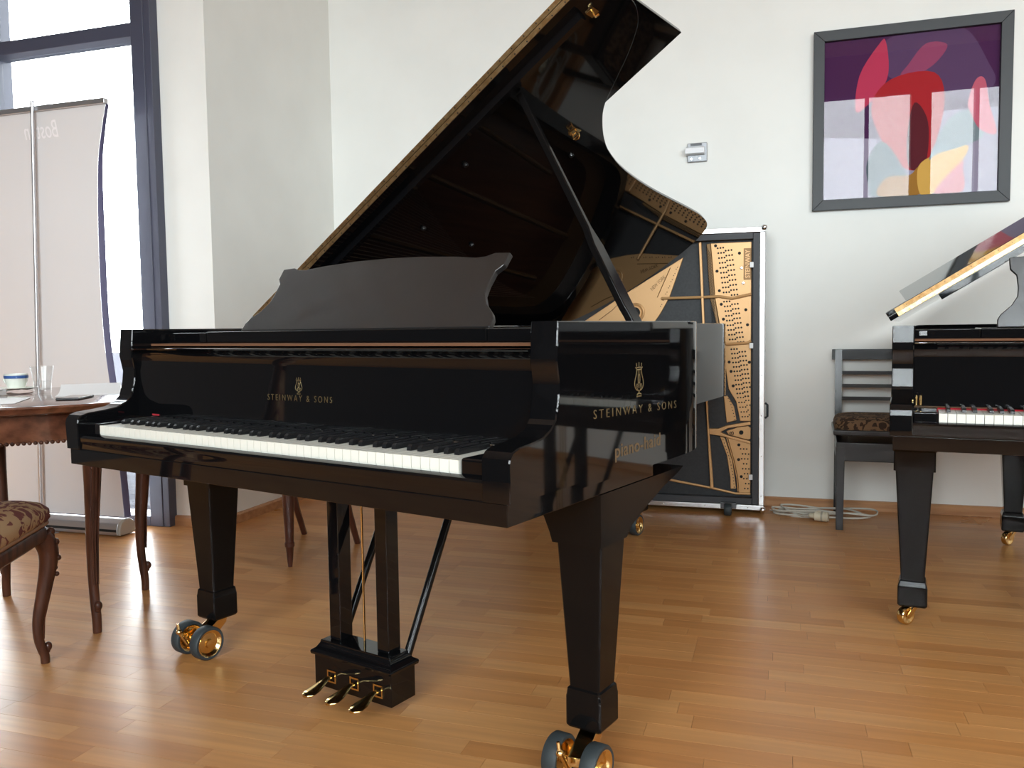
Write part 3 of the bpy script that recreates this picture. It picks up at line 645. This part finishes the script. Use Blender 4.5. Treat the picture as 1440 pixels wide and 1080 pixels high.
    MB().tube([(-.60, B-.012, .166), (-.342, B-.012, .126), (-.214, B-.012, .101), (-.1375, B-.012, .102)], .0065, 8).build('lower_bar', IRON, P, smooth=40)
    horn = piece('tail_field', [(-.485, 1.352), (-.52, 1.25), (-.558, 1.143), (-.603, 1.062), (-.66, .98), (-.75, .92), (-1.15, .90), (-1.25, .96), (-1.022, 1.023), (-.772, 1.182)], .016)
    rg = MB(); MR = Matrix.Translation((-.741, B-.0165, 1.066)) @ Matrix.Rotation(R(90), 4, 'X')
    rg.lathe([(.028, 0), (.052, 0), (.050, .006), (.044, .009), (.036, .005), (.033, .011), (.028, .011)], 28, 0, MR, True); rg.build('sound_hole_ring', IRON, horn, smooth=30)
    MB().lathe([(.001, 0), (.0275, 0), (.0275, .003), (.001, .003)], 24, 0, MR).build('sound_hole', DARKGAP, horn, smooth=40)
    for pts in ([(-.553, 1.300), (-.623, 1.144)], [(-.941, 1.027), (-.866, 1.081), (-.80, 1.144)]): MB().tube([(x, B-.0165, z) for x, z in pts], .0022, 5).build('raised_line', dark_gold, horn)
    ax = lambda x, z, a: Matrix.Translation((x, B-.0168, z)) @ Matrix.Rotation(R(90), 4, 'X') @ Matrix.Rotation(R(a), 4, 'Z')
    lettering('NEW YORK', .03, ax(-.613, 1.214, 44), dark_gold, horn, width=.10, height=.019, offset=.0004)
    nm = MB().box(-.177, -.1385, B-.0185, B-.0165, 1.224, 1.386).build('name_plate', dark_gold, pin, bevel=.001)
    lettering('STEINWAY', .03, Matrix.Translation((-.146, B-.0188, 1.305)) @ Matrix.Rotation(R(90), 4, 'X') @ Matrix.Rotation(R(90), 4, 'Z'), PLATE, nm, width=.145, height=.024, offset=.0004)
    lettering('B', .03, ax(-.2235, .4225, 90), DARKGAP, bp, width=.016, height=.022, offset=.0006)
    pins = MB()
    def hole(x, z, r): pins.lathe([(r, 0), (r, .0015), (r*.2, .0017)], 8, 0, Matrix.Translation((x, B-.0162, z)) @ Matrix.Rotation(R(90), 4, 'X'))
    def rows(xa, za, xb, zb, n, r=.0050):
        for i in range(n):
            u = i/(n-1); x = xa+(xb-xa)*u; z = za+(zb-za)*u
            for j in range(3):
                hole(x+.014*j, z+.0008*j, r)
                if x+.04+.014*j < -.142: hole(x+.0405+.0145*j, z-.0145+.0012*j, r)
    rows(-.308, 1.392, -.277, 1.161, 10); rows(-.275, 1.113, -.245, .915, 9); rows(-.237, .864, -.206, .632, 11)
    rows(-.203, .61, -.180, .51, 5, .004)
    for i in range(9):
        for j in range(4):
            x = -.188+.0155*j+i*.0028+(.007 if i % 2 else 0); z = .340-i*.0262
            if x < -.142: hole(x, z, .0042)
    for x, z in ((-.319, 1.405), (-.198, 1.362), (-.311, 1.273), (-.299, 1.171), (-.289, 1.10), (-.165, 1.069), (-.278, 1.022), (-.156, .991), (-.248, .797), (-.146, .796), (-.238, .748), (-.227, .672), (-.197, .361), (-.198, .283), (-.184, .193)): hole(x, z, .0082)
    s_ = pins.build('tuning_pins', DARKGAP, pin); s_['kind'] = 'stuff'
    hs = MB()
    for i in range(16):
        u = i/15; hs.lathe([(.0028, 0), (.0028, .002)], 6, 0, Matrix.Translation((-.278+.056*u+.012*math.sin(u*3), B-.0145, .385-.25*u)) @ Matrix.Rotation(R(90), 4, 'X'))
    for i in range(8): u = i/7; hs.lathe([(.0028, 0), (.0028, .002)], 6, 0, Matrix.Translation((-.252+.034*u**.7, B-.0145, .605-.11*u)) @ Matrix.Rotation(R(90), 4, 'X'))
    for i in range(14): u = i/13; hs.lathe([(.0026, 0), (.0026, .002)], 6, 0, Matrix.Translation((-.515-.09*u, B-.0165, 1.30-.21*u+.006*(i % 2))) @ Matrix.Rotation(R(90), 4, 'X'))
    s_ = hs.build('hitch_pins', DARKGAP, pin); s_['kind'] = 'stuff'
    for x, z in ((-.188, 1.285), (-.179, 1.207)): MB().lathe([(.002, 0), (.0075, 0), (.0075, .003), (.002, .004)], 14, 0, Matrix.Translation((x, B-.0162, z)) @ Matrix.Rotation(R(90), 4, 'X')).build('stud', CHROME, pin, smooth=40)
flight_case()

# ------------------------------------------------------------------ framed picture: plain colour fields behind glass
def picture():
    P = thing('framed_picture', 'square dark framed abstract print in purple, red and yellow on the back wall', 'picture', (.62, WALL_Y, 2.04))
    FR = mat('picture_frame_grey', srgb(42, 44, 47), .5); s = .458; i_ = .404
    for a in range(4):
        m = MB().prism([(-s, -s), (s, -s), (i_, -i_), (-i_, -i_)], 'Y', -.001, -.032); m.build('frame_side', FR, P, bevel=.002, M=Matrix.Rotation(R(90*a), 4, 'Y'))
    def flat(name, poly, k, c):
        if k > 1: poly = [(max(-1, min(1, p.x)), max(-1, min(1, p.y))) for p in catmull([(x, z, 0) for x, z in poly], 5, True)]
        MB().prism([(x*i_, z*i_) for x, z in poly], 'Y', -.008-k*.0003, -.0082-k*.0003).build(name, mat('print_'+name+str(k), srgb(*c), .9, spec=.1), P)
    MB().box(-i_-.003, i_+.003, -.0078, -.002, -i_-.003, i_+.003).build('print_ground', mat('print_purple', srgb(76, 40, 78), .9, spec=.1), P)
    flat('colour_field', [(-1, -1), (1, -1), (1, .02), (.35, .02), (-.2, -.3), (-.45, -.25), (-1, -.2)], 1, (150, 140, 160))
    flat('colour_field', [(-.62, .10), (-.58, .55), (-.35, .92), (-.28, .94), (-.24, .6), (-.3, .38), (-.45, .2)], 3, (190, 60, 90))
    flat('colour_field', [(-.28, .94), (0.1, 1.0), (.6, 1.0), (.88, .55), (.95, .3), (.7, .12), (.35, .28), (.1, .42), (-.24, .5)], 2, (92, 66, 100))
    flat('colour_field', [(-.02, .62), (.18, .86), (.42, .82), (.3, .62), (.1, .5), (-.1, .5)], 4, (150, 72, 104))
    flat('colour_field', [(-.44, .12), (-.22, .46), (.28, .5), (.40, .1), (.24, -.55), (.02, -.68), (-.24, -.42)], 5, (170, 42, 48))
    flat('colour_field', [(.06, .15), (.22, -.1), (.2, -.6), (.02, -.66), (-.02, -.3)], 6, (92, 36, 44))
    flat('colour_field', [(-.45, -.9), (-.48, -.55), (-.3, -.3), (-.05, -.66), (.05, -.98), (-.4, -.98)], 7, (84, 96, 104))
    flat('colour_field', [(-.34, -.98), (-.25, -.76), (.02, -.74), (.12, -.66), (.16, -.98)], 8, (160, 112, 50))
    flat('colour_field', [(.12, -.64), (.34, -.5), (.66, -.42), (.6, -.62), (.3, -.98), (.14, -.98)], 9, (214, 166, 84))
    flat('colour_field', [(.24, -.55), (.44, -.1), (.7, .0), (.84, -.3), (.64, -.42), (.34, -.5)], 10, (122, 134, 140))
    flat('colour_field', [(.62, -.98), (.3, -.98), (.6, -.62), (.62, -.7)], 11, (196, 110, 120))
    flat('colour_field', [(.66, .1), (.74, .36), (.84, .36), (.9, .04), (.98, -.3), (.8, -.24), (.7, -.05)], 12, (196, 96, 116))
    MB().box(-i_-.002, i_+.002, -.0185, -.0165, -i_-.002, i_+.002).build('glass', PICGLASS, P)
    P.rotation_euler = (R(0.0), 0, 0)
picture()

# small emergency light on the wall
E_ = thing('wall_light', 'small silver emergency spotlight fixed to the back wall left of the picture', 'wall light', (-.437, WALL_Y, 1.935))
MB().box(-.048, .058, -.018, -.001, -.052, .05).build('back_plate', mat('lamp_grey', srgb(150, 152, 156), .4, .3), E_, bevel=.004)
MB().prism([(-.0185, .030), (-.050, .018), (-.056, -.012), (-.0185, -.018)], 'X', -.058, .046).build('reflector_box', mat('lamp_white', srgb(232, 234, 238), .3), E_, bevel=.004)
for x in (-.025, .02): MB().tube([(x, -.0185, -.036), (x, -.024, -.036)], .005, 10).build('screw', CHROME, E_, smooth=40)
MB().box(-.03, .03, -.0215, -.0185, .034, .046).build('terminal', mat('lamp_dark', srgb(90, 92, 96), .5), E_)

# ------------------------------------------------------------------ black chair by the wall
def black_chair():
    P = thing('wooden_chair', 'black slat-back piano chair with patterned seat against the back wall', 'chair', (.462, 4.45, 0), R(-2))
    hw = .192
    for k in (-1, 1):
        MB().loft([ring4(hw*k-.02*k, -.19, .016, .018, .0005, .002), ring4(hw*k-.02*k, -.19, .021, .022, .40, .002)]).build('leg', BLACKWOOD, P, smooth=25)
        m = MB(); path = [(0.215, .0005), (.205, .2), (.19, .45), (.2, .62), (.235, .855)]
        rr = [[(hw*k-.02*k+dx, y+dy, z) for dx, dy in ((-.017, -.014), (.017, -.014), (.017, .014), (-.017, .014))] for y, z in path]; m.loft(rr); m.build('back_leg', BLACKWOOD, P, smooth=30)
    for z, h, y in ((.83, .027, .232), (.735, .009, .218), (.668, .009, .208), (.603, .009, .199)):
        m = MB(); n_ = 9
        x_e = hw+.012 if h > .02 else hw-.037
        m.loft([[(-x_e+2*x_e*i/(n_-1), y+.005*math.sin(math.pi*i/(n_-1))+d-.0, z+e) for d, e in ((-.010, -h), (.010, -h), (.010, h), (-.010, h))] for i in range(n_)]); m.build('top_rail' if h > .02 else 'back_slat', BLACKWOOD, P, smooth=30)
    MB().box(-hw+.002, hw-.002, -.211, .17, .335, .425).build('seat_rail', BLACKWOOD, P, bevel=.004)
    for x in (-.12, .12): MB().tube([(x, 0, .4255), (x, 0, .458)], .008, 8).build('lift_rod', CHROME, P, smooth=40)
    MB().box(-hw-.012, hw+.012, -.222, .17, .459, .484).build('seat_frame', BLACKWOOD, P, bevel=.005)
    m = MB(); rr = []
    for z, s in ((.4845, 1.0), (.500, 1.0), (.520, .97), (.534, .90), (.541, .75), (.544, .4)):
        rr.append([((hw+.006)*s*max(-1, min(1, 1.25*math.cos(a*math.pi/16))), -.028+.188*s*max(-1, min(1, 1.25*math.sin(a*math.pi/16))), z) for a in range(32)])
    m.loft(rr).build('seat_cushion', BROCADE2, P, smooth=60)
black_chair()

# ------------------------------------------------------------------ cable and plug on the floor
CABLE = mat('grey_cable', srgb(196, 190, 178), .5)
cb = MB(); rnd = random.Random(3)
pts = [(-.038, 4.60, .0052), (-.01, 4.585, .0052), (.03, 4.565, .0052)]
for lp in range(5):
    cx, cy, rx, ry = ((.16, 4.535, .14, .06), (.21, 4.53, .235, .072), (.15, 4.54, .165, .05), (.22, 4.535, .19, .066), (.23, 4.53, .255, .078))[lp]
    for i in range(12):
        a = math.pi+i*math.pi/6; pts.append((cx+rx*math.cos(a)+.006*math.sin(i*2.1+lp), cy+ry*math.sin(a)+.004*math.cos(i*1.7+lp*2), .0052+.0095*lp*(.55+.45*abs(math.sin(a*1.5+lp)))))
pts += [(.05, 4.52, .030), (.10, 4.47, .016), (.135, 4.437, .02)]
o = cb.tube([tuple(p) for p in catmull(pts, 3)], .0048, 6).build('extension_cable', CABLE, smooth=60); tag(o, 'coiled pale grey extension cable on the floor beside the flight case', 'cable')
pg = thing('cable_socket', 'pale round cable connector lying on the coiled cable before the black chair', 'connector', (.205, 4.415, .026), R(-14))
MX = Matrix.Rotation(R(90), 4, 'Y')
MB().lathe([(.008, -.055), (.012, -.05), (.016, -.03), (.0245, -.026), (.0245, .03), (.0215, .034), (.0215, .038)], 20, 0, MX).build('housing', mat('connector_cream', srgb(214, 204, 180), .5), pg, smooth=35)
MB().lathe([(.0255, .004), (.0255, .012), (.0247, .0125), (.0247, .0035)], 20, 0, MX).build('grip_ring', mat('connector_grey', srgb(170, 162, 145), .6), pg, smooth=35)

# ------------------------------------------------------------------ roll-up banner in front of the window
def banner():
    P = thing('roll_up_banner', 'white roll-up banner seen from behind at the left window', 'banner', (0, 0, 0)); yb = 3.285
    FAB = bpy.data.materials.new('banner_fabric'); FAB.use_nodes = True; n, l = nodes(FAB); n.clear()
    out = n.new('ShaderNodeOutputMaterial'); mx = n.new('ShaderNodeMixShader'); mx.inputs[0].default_value = .10
    df = n.new('ShaderNodeBsdfDiffuse'); df.inputs[0].default_value = (*srgb(226, 224, 224), 1); tl = n.new('ShaderNodeBsdfTranslucent'); tl.inputs[0].default_value = (*srgb(225, 220, 224), 1)
    l.new(df.outputs[0], mx.inputs[1]); l.new(tl.outputs[0], mx.inputs[2]); l.new(mx.outputs[0], out.inputs[0])
    edge = catmull([(-3.076, 2.088, 0), (-3.112, 1.95, 0), (-3.140, 1.80, 0), (-3.158, 1.5, 0), (-3.161, 1.16, 0), (-3.150, .92, 0), (-3.128, .72, 0), (-3.098, .4, 0), (-3.074, .085, 0)], 5)
    m = MB(); n_ = 14; rings = []
    for e in edge:
        u = 1-(e.y/2.1); bul = .004*math.sin(math.pi*e.y/2.1)
        rings.append([(-3.92+(e.x+3.92)*i/n_, yb+.012+bul*(1 if i < n_-1 else 1.4)*math.sin(math.pi*.5*i/n_), e.y) for i in range(n_+1)])
    v = [p for r in rings for p in r]+[(p[0], p[1]+.0008, p[2]) for r in rings for p in r]; k = n_+1; N = len(rings)*k
    f = []
    for a in range(len(rings)-1):
        for i in range(n_): q = a*k+i; f += [(q, q+1, q+k+1, q+k), (N+q, N+q+k, N+q+k+1, N+q+1)]
    sh = m.add(v, f).build('banner_sheet', FAB, P, smooth=60)
    # curled edge shows the dark printed front
    cu = MB(); rr = []
    for e, r in zip(edge, rings):
        w = .002+.022*min(1, max(0, (2.05-e.y)/.6)); p = r[-1]
        rr.append([(p[0]+.001, p[1], e.y), (p[0]+w*.6, p[1]+.008, e.y), (p[0]+w, p[1]+.020, e.y), (p[0]+w-.001, p[1]+.021, e.y), (p[0]+w*.6-.001, p[1]+.010, e.y)])
    cu.loft(rr).build('curled_edge', mat('banner_dark_print', srgb(84, 80, 112), .6), P, smooth=60)
    tilt = 0
    MB().box(-3.93, -3.070, yb-.004, yb+.024, 2.086, 2.112).build('top_rail', ALU_D, P, bevel=.003)
    MB().tube([(-3.565, yb-.02, .085), (-3.498, yb-.012, 2.135)], .0085, 10).build('support_pole', ALU_D, P, smooth=40)
    prof = [(yb-.045, .004), (yb+.055, .004), (yb+.058, .03), (yb+.045, .062), (yb+.02, .078), (yb-.012, .078), (yb-.038, .062), (yb-.048, .03)]
    ba = MB().prism(prof, 'X', -3.94, -3.066).build('cassette', ALU_D, P, bevel=.004)
    MB().prism([(yb+(y-yb)*1.06, z*1.03+.0004) for y, z in prof], 'X', -3.0655, -3.045).build('end_cap', mat('cap_grey', srgb(168, 164, 156), .5), ba, bevel=.006, seg=3)
    MB().box(-3.94, -3.07, yb-.0495, yb-.046, .022, .034).build('groove', DARKGAP, ba)
    MB().box(-3.50, -3.42, yb-.32, yb-.05, .001, .004).build('swivel_foot', ALU_D, ba)
    FAINT = mat('banner_faint_letters', srgb(244, 240, 242), .8)
    mir = lambda x, z, s: Matrix.Translation((x, yb-.0135+.013, z)) @ Matrix.Rotation(R(90), 4, 'X') @ Matrix.Diagonal((-1, 1, 1, 1))
    lettering('Boston', .08, Matrix.Translation((-3.47, yb+.012, 1.955)) @ Matrix.Rotation(R(90), 4, 'X') @ Matrix.Diagonal((-1, 1, 1, 1)), FAINT, sh, width=.215, height=.085, shear=.35, extrude=.0004)
    lettering('BOSTON', .05, Matrix.Translation((-3.31, yb+.026, .705)) @ Matrix.Rotation(R(90), 4, 'X') @ Matrix.Diagonal((-1, 1, 1, 1)), FAINT, sh, width=.27, height=.045, spacing=1.3, extrude=.0004)
ALU_D = mat('aluminium_satin', (0.60, 0.60, 0.62), 0.38, 0.9)
banner()

# ------------------------------------------------------------------ oval table with cabriole legs and what lies on it
TZ = .775; TC = (-2.465, 2.27)
def cabriole(m, x, y, ang, h, rtop, rbot, knee, toe, z0=0.0005, mi=0, seg=12):
    """carved S-shaped leg leaning out along ang; toe scroll at the foot"""
    d = Vector((math.cos(ang), math.sin(ang), 0)); base = Vector((x, y, 0))
    prof = [(1.0, .25*knee, 1.0), (.93, .75*knee, 1.03), (.84, .95*knee, .95), (.70, .7*knee, .80), (.52, .15*knee, .66), (.36, -.35*knee, .56), (.22, -.42*knee, .49), (.12, -.15*knee, .47), (.06, .1*knee, .46), (0, .12*knee, .44)]
    path = catmull([tuple(base+d*o+Vector((0, 0, z0+t*h))) for t, o, _ in prof], 3); rr = []
    for i in range(len(path)):
        u = i/(len(path)-1)*(len(prof)-1); k = min(int(u), len(prof)-2); s = prof[k][2]*(1-(u-k))+prof[k+1][2]*(u-k); rr.append(rbot+(rtop-rbot)*(s-.44)/.59)
    m.tube([tuple(p) for p in path], rr, seg, mi, ref=d)
    return base, d
def scroll(name, m, base, d, h, knee, toe, parent, material):
    c = base+d*(toe*1.2)+Vector((0, 0, h*.125)); m.ball(tuple(c), toe, seg=8, sc=(1, 1, 1.25)); m.ball(tuple(c+Vector((0, 0, -toe*1.1))-d*toe*.35), toe*.8, seg=8)
    return m.build(name, material, parent, smooth=60)
def round_table():
    P = thing('round_table', 'round dark mahogany table with carved curved legs beside the window banner', 'table', (TC[0], TC[1], 0))
    Rr = .50
    MB().lathe([(.001, TZ-.030), (Rr-.035, TZ-.030), (Rr-.012, TZ-.024), (Rr-.004, TZ-.012), (Rr, TZ-.008), (Rr-.002, TZ-.002), (Rr-.008, TZ), (.001, TZ)], 72).build('table_top', MAHOG, P, smooth=35)
    ap = MB(); ap.lathe([(.405, TZ-.118), (.418, TZ-.118), (.418, TZ-.0305), (.405, TZ-.0305)], 64, 0, None, True); apr = ap.build('apron', MAHOG, P, smooth=35)
    bd = MB()
    for i in range(170): a = i*2*math.pi/170; bd.ball((.415*math.cos(a), .415*math.sin(a), TZ-.119), .0068, seg=6)
    s_ = bd.build('carved_beading', DARKWOOD, apr, smooth=60); s_['kind'] = 'stuff'
    for x, y in ((-2.147, 2.162), (-2.326, 2.585), (-2.784, 2.38), (-2.605, 1.957)):
        dx, dy = x-TC[0], y-TC[1]; ang = math.atan2(dy, dx); m = MB(); base, d = cabriole(m, dx, dy, ang, TZ-.032, .035, .014, .022, .012)
        leg = m.build('leg', DARKWOOD, P, smooth=60)
        scroll('foot_scroll', MB(), base, d, TZ-.032, .03, .013, leg, DARKWOOD)
        cv = MB(); pr = Vector((-d.y, d.x, 0))
        for i in range(7):
            c = base+d*(.050-.002*i)+pr*(.014*math.sin(i*2.1))+Vector((0, 0, TZ-.135-i*.017)); cv.ball(tuple(c), .010-.0006*i, seg=6)
        cv.build('knee_carving', DARKWOOD, leg, smooth=60)
        fl_ = MB()
        for q in (-.012, .0, .012): fl_.tube([tuple(base+d*o+pr*q*s+Vector((0, 0, t*(TZ-.032)))) for t, o, s in ((.78, .049, 1), (.6, .030, .9), (.4, .014, .75), (.22, .009, .6))], .0032, 5)
        fl_.build('leg_fluting', DARKWOOD, leg, smooth=60)
round_table()
PAPER = mat('paper', srgb(232, 232, 234), .8)
PORC = mat('porcelain', srgb(228, 232, 222), .15)
cup = thing('coffee_cup', 'white coffee cup with a blue band on its saucer', 'cup', (-2.74, 2.43, TZ))
m = MB(); m.lathe([(.018, .0145), (.024, .0145), (.0255, .022), (.031, .040), (.033, .066), (.0315, .066), (.0295, .040), (.023, .024), (.001, .022)], 24); m.build('cup_body', PORC, cup, smooth=40); cup.scale = (1.22, 1.22, 1.0)
MB().lathe([(.0326, .050), (.0334, .050), (.0340, .061), (.0332, .061)], 24).build('blue_band', mat('blue_glaze', srgb(62, 92, 150), .2), cup, smooth=40)
MB().tube([(-.031, 0, .058), (-.046, 0, .056), (-.050, 0, .042), (-.042, 0, .030), (-.029, 0, .030)], .0035, 8).build('cup_handle', PORC, cup, smooth=60)
sau = MB().lathe([(.001, .001), (.038, .001), (.040, .005), (.060, .010), (.074, .0145), (.073, .0155), (.058, .0125), (.036, .009), (.001, .009)], 32).build('saucer', PORC, smooth=40); sau.location = (-2.74, 2.43, TZ+.0002); tag(sau, 'white porcelain saucer under the coffee cup', 'saucer')
gl = thing('water_glass', 'clear tumbler half full of water on the round table', 'glass', (-2.555, 2.375, TZ))
MB().lathe([(.001, .001), (.026, .001), (.0275, .004), (.030, .045), (.0385, .098), (.0370, .098), (.0283, .045), (.0258, .012), (.001, .012)], 28).build('tumbler', TUMBLER, gl, smooth=40)
MB().lathe([(.001, .0125), (.0254, .0125), (.0278, .044), (.001, .044)], 28).build('water', glass_mat('water', (.985, .99, .99), 1.2), gl, smooth=40)
ph = thing('mobile_phone', 'black mobile phone lying near the table edge', 'phone', (-2.20, 2.17, TZ), R(25.7))
MB().box(-.036, .036, -.07, .07, .0006, .0085).build('phone_body', mat('phone_black', (.012, .012, .014), .2), ph, bevel=.003)
MB().box(-.033, .033, -.066, .066, .00852, .0088).build('screen', mat('phone_glass', (.02, .02, .024), .04), ph)
def sheet(name, label, cx, cy, rz, w, h, lift, z):
    m = MB(); n_ = 8; rows = []
    for j in range(n_+1):
        v = j/n_; rows.append([(-w/2+w*i/4, -h/2+h*v, .0006+lift*max(0, v-.35)**2) for i in range(5)])
    k = 5; V = [p for r in rows for p in r]; N = len(V); V += [(x, y, zz+.0012) for x, y, zz in V]; F = []
    for j in range(n_):
        for i in range(4): q = j*k+i; F += [(q, q+k, q+k+1, q+1), (N+q, N+q+1, N+q+k+1, N+q+k)]
    for j in range(n_): q = j*k; F += [(q, N+q, N+q+k, q+k), (q+4, q+4+k, N+q+4+k, N+q+4)]
    for i in range(4): F += [(i, i+1, N+i+1, N+i), (n_*k+i, N+n_*k+i, N+n_*k+i+1, n_*k+i+1)]
    o = m.add(V, F).build(name, PAPER, smooth=40); o.location = (cx, cy, z); o.rotation_euler = (0, 0, rz); return tag(o, label, 'paper')
sheet('paper_sheet', 'white papers with a raised corner behind the phone', -2.36, 2.395, R(42), .20, .28, .06, TZ+.0002)
sheet('paper_sheet', 'flat white sheet at the table edge left of the phone', -2.40, 2.02, R(38), .20, .26, 0.0, TZ+.0002)
nk = thing('paper_napkin', 'pale crumpled napkin beside the water glass', 'napkin', (-2.635, 2.345, TZ)); m = MB()
m.loft([[(r*math.cos(a*math.pi/7)*(1+.22*math.sin(a*2.3)), .7*r*math.sin(a*math.pi/7)*(1+.2*math.cos(a*1.7)), z+.002*math.sin(a*1.9)*(1 if z > .003 else 0)) for a in range(14)] for r, z in ((.045, .0005), (.050, .004), (.040, .009), (.02, .012))]); m.build('folds', mat('napkin', srgb(216, 196, 190), .9), nk, smooth=60)
nb = thing('notebook', 'dark notebook with tan trim at the right of the table', 'notebook', (-2.24, 2.57, TZ), R(-10)); MB().box(-.085, .085, -.055, .055, .0006, .020).build('cover', mat('notebook_blue', srgb(58, 62, 80), .5), nb, bevel=.003); MB().box(-.055, .06, -.03, .03, .0203, .030).build('tan_pouch', mat('tan', srgb(190, 130, 86), .6), nb, bevel=.004); MB().box(-.082, .082, -.052, .052, .005, .0155).build('pages', PAPER, nb)
bx = thing('card_box', 'small white box at the left edge of the table', 'box', (-2.66, 2.24, TZ), R(12)); MB().box(-.07, .05, -.03, .03, .0005, .016).build('body', PAPER, bx, bevel=.002); MB().box(-.072, .052, -.032, .032, .0183, .0225).build('lid', mat('box_lid', srgb(214, 214, 214), .6), bx, bevel=.002)

# ------------------------------------------------------------------ carved chair in the left foreground
def carved_chair():
    P = thing('carved_chair', 'carved wooden chair with brocade seat in the left foreground', 'chair', (-2.085, 1.955, 0), R(27.4))
    # local: front right foot near the origin, chair faces +y, seat spreads to -x and -y
    Wd, Dp = .46, .45
    def foot(x, y, ang, front=True):
        m = MB(); base, d = cabriole(m, x, y, ang, .385, .030, .0125, .030, .010); leg = m.build('leg', DARKWOOD, P, smooth=60)
        scroll('foot_scroll', MB(), base, d, .385, .03, .0115, leg, DARKWOOD)
        cv = MB(); pr = Vector((-d.y, d.x, 0))
        for i in range(9):
            t = i/8; c = base+d*(.038+.012*math.sin(t*2.6))+pr*(.012*math.sin(i*2.2))+Vector((0, 0, .395-.13*t)); cv.ball(tuple(c), .0125-.0006*i, seg=6)
        cv.build('knee_carving', DARKWOOD, leg, smooth=60)
        ln = MB(); 
        for q in (-.016, .016): ln.tube([tuple(base+d*o+pr*q*s+Vector((0, 0, t*.385))) for t, o, s in ((.86, .048, 1), (.7, .036, .9), (.52, .018, .75), (.36, .002, .6), (.2, -.002, .5))], .0035, 5)
        ln.build('leg_fluting', DARKWOOD, leg, smooth=60)
    foot(-.035, -.035, R(45)); foot(-Wd+.035, -.035, R(135))
    foot(-.06, -Dp+.03, R(-60)); foot(-Wd+.06, -Dp+.03, R(-120))
    def rr(inset, n=10):
        out = []
        for cx, cy, a0 in ((-.06-inset, -.06-inset, 0), (-Wd+.06+inset, -.06-inset, 90), (-Wd+.06+inset, -Dp+.06+inset, 180), (-.06-inset, -Dp+.06+inset, 270)):
            for i in range(6): a = R(a0+i*18); out.append((cx+.06*math.cos(a), cy+.06*math.sin(a)))
        return out
    MB().loft([[(x, y, z) for x, y in rr(i)] for z, i in ((.375, .012), (.383, .004), (.412, .002), (.418, .006), (.425, .0))]).build('seat_rail', DARKWOOD, P, smooth=40)
    pip = MB(); pts = [(x, y, .430) for x, y in rr(.002)]; pip.tube(pts+[pts[0]], .006, 6); pip.build('seat_piping', mat('piping', srgb(150, 112, 84), .8), P, smooth=60)
    MB().loft([[(x, y, z) for x, y in rr(i)] for z, i in ((.4255, .006), (.445, -.006), (.470, -.004), (.488, .012), (.499, .04), (.504, .09), (.506, .14))]).build('seat_cushion', BROCADE, P, smooth=60)
    for k, x in ((0, -.04), (1, -Wd+.04)): MB().tube([(x, -Dp+.03, .4255), (x, -Dp+.0, .62), (x, -Dp-.06, .86)], [.02, .017, .014], 10).build('back_post', DARKWOOD, P, smooth=60)
    MB().tube([(-.04, -Dp-.06, .86), (-Wd/2, -Dp-.075, .93), (-Wd+.04, -Dp-.06, .86)], .018, 10).build('crest_rail', DARKWOOD, P, smooth=60)
    MB().box(-Wd+.075, -.075, -Dp-.055, -Dp-.02, .60, .80).build('back_pad', BROCADE, P, bevel=.012, seg=3)
carved_chair()

# ------------------------------------------------------------------ side chair behind the concert grand (legs seen below it)
def side_chair():
    P = thing('side_chair', 'red-brown side chair with turned legs behind the concert grand', 'chair', (-2.106, 3.201, 0), R(-15.4))
    RED = mat('red_brown_wood', (.085, .026, .016), .3, coat=.3); add_noise_color(RED, (.06, .018, .012), (.11, .036, .022), (40, 40, 6), 4)
    for k in (-1, 1):
        x = .18*k+.0
        MB().lathe([(.009, .0005), (.0125, .03), (.0165, .082), (.0205, .088), (.0205, .102), (.0175, .107), (.0215, .20), (.0255, .33), (.022, .336), (.027, .35), (.027, .40)], 16, 0, Matrix.Translation((.2*k, -.145, 0))).build('leg', RED, P, smooth=30)
        MB().tube([(x*.98, .285, .0005), (x*.98, .235, .15), (x*.98, .20, .30), (x*.98, .195, .42), (x*.98, .215, .60), (x*.98, .27, .85)], [.0135, .016, .018, .02, .018, .014], 8).build('back_leg', RED, P, smooth=40)
    MB().box(-.23, .23, -.18, .21, .385, .425).build('seat_rail', RED, P, bevel=.006)
    MB().loft([[(x*s, .01+y*s, z) for x, y in ((-.225, -.185), (.225, -.185), (.20, .185), (-.20, .185))] for z, s in ((.4255, 1), (.45, 1.01), (.468, .95), (.474, .7))]).build('seat_cushion', BROCADE, P, smooth=60)
    for z, h in ((.82, .03), (.62, .018)): MB().box(-.155, .155, .235 if z > .7 else .205, .262 if z > .7 else .228, z-h, z+h).build('back_rail', RED, P, bevel=.005)
side_chair()
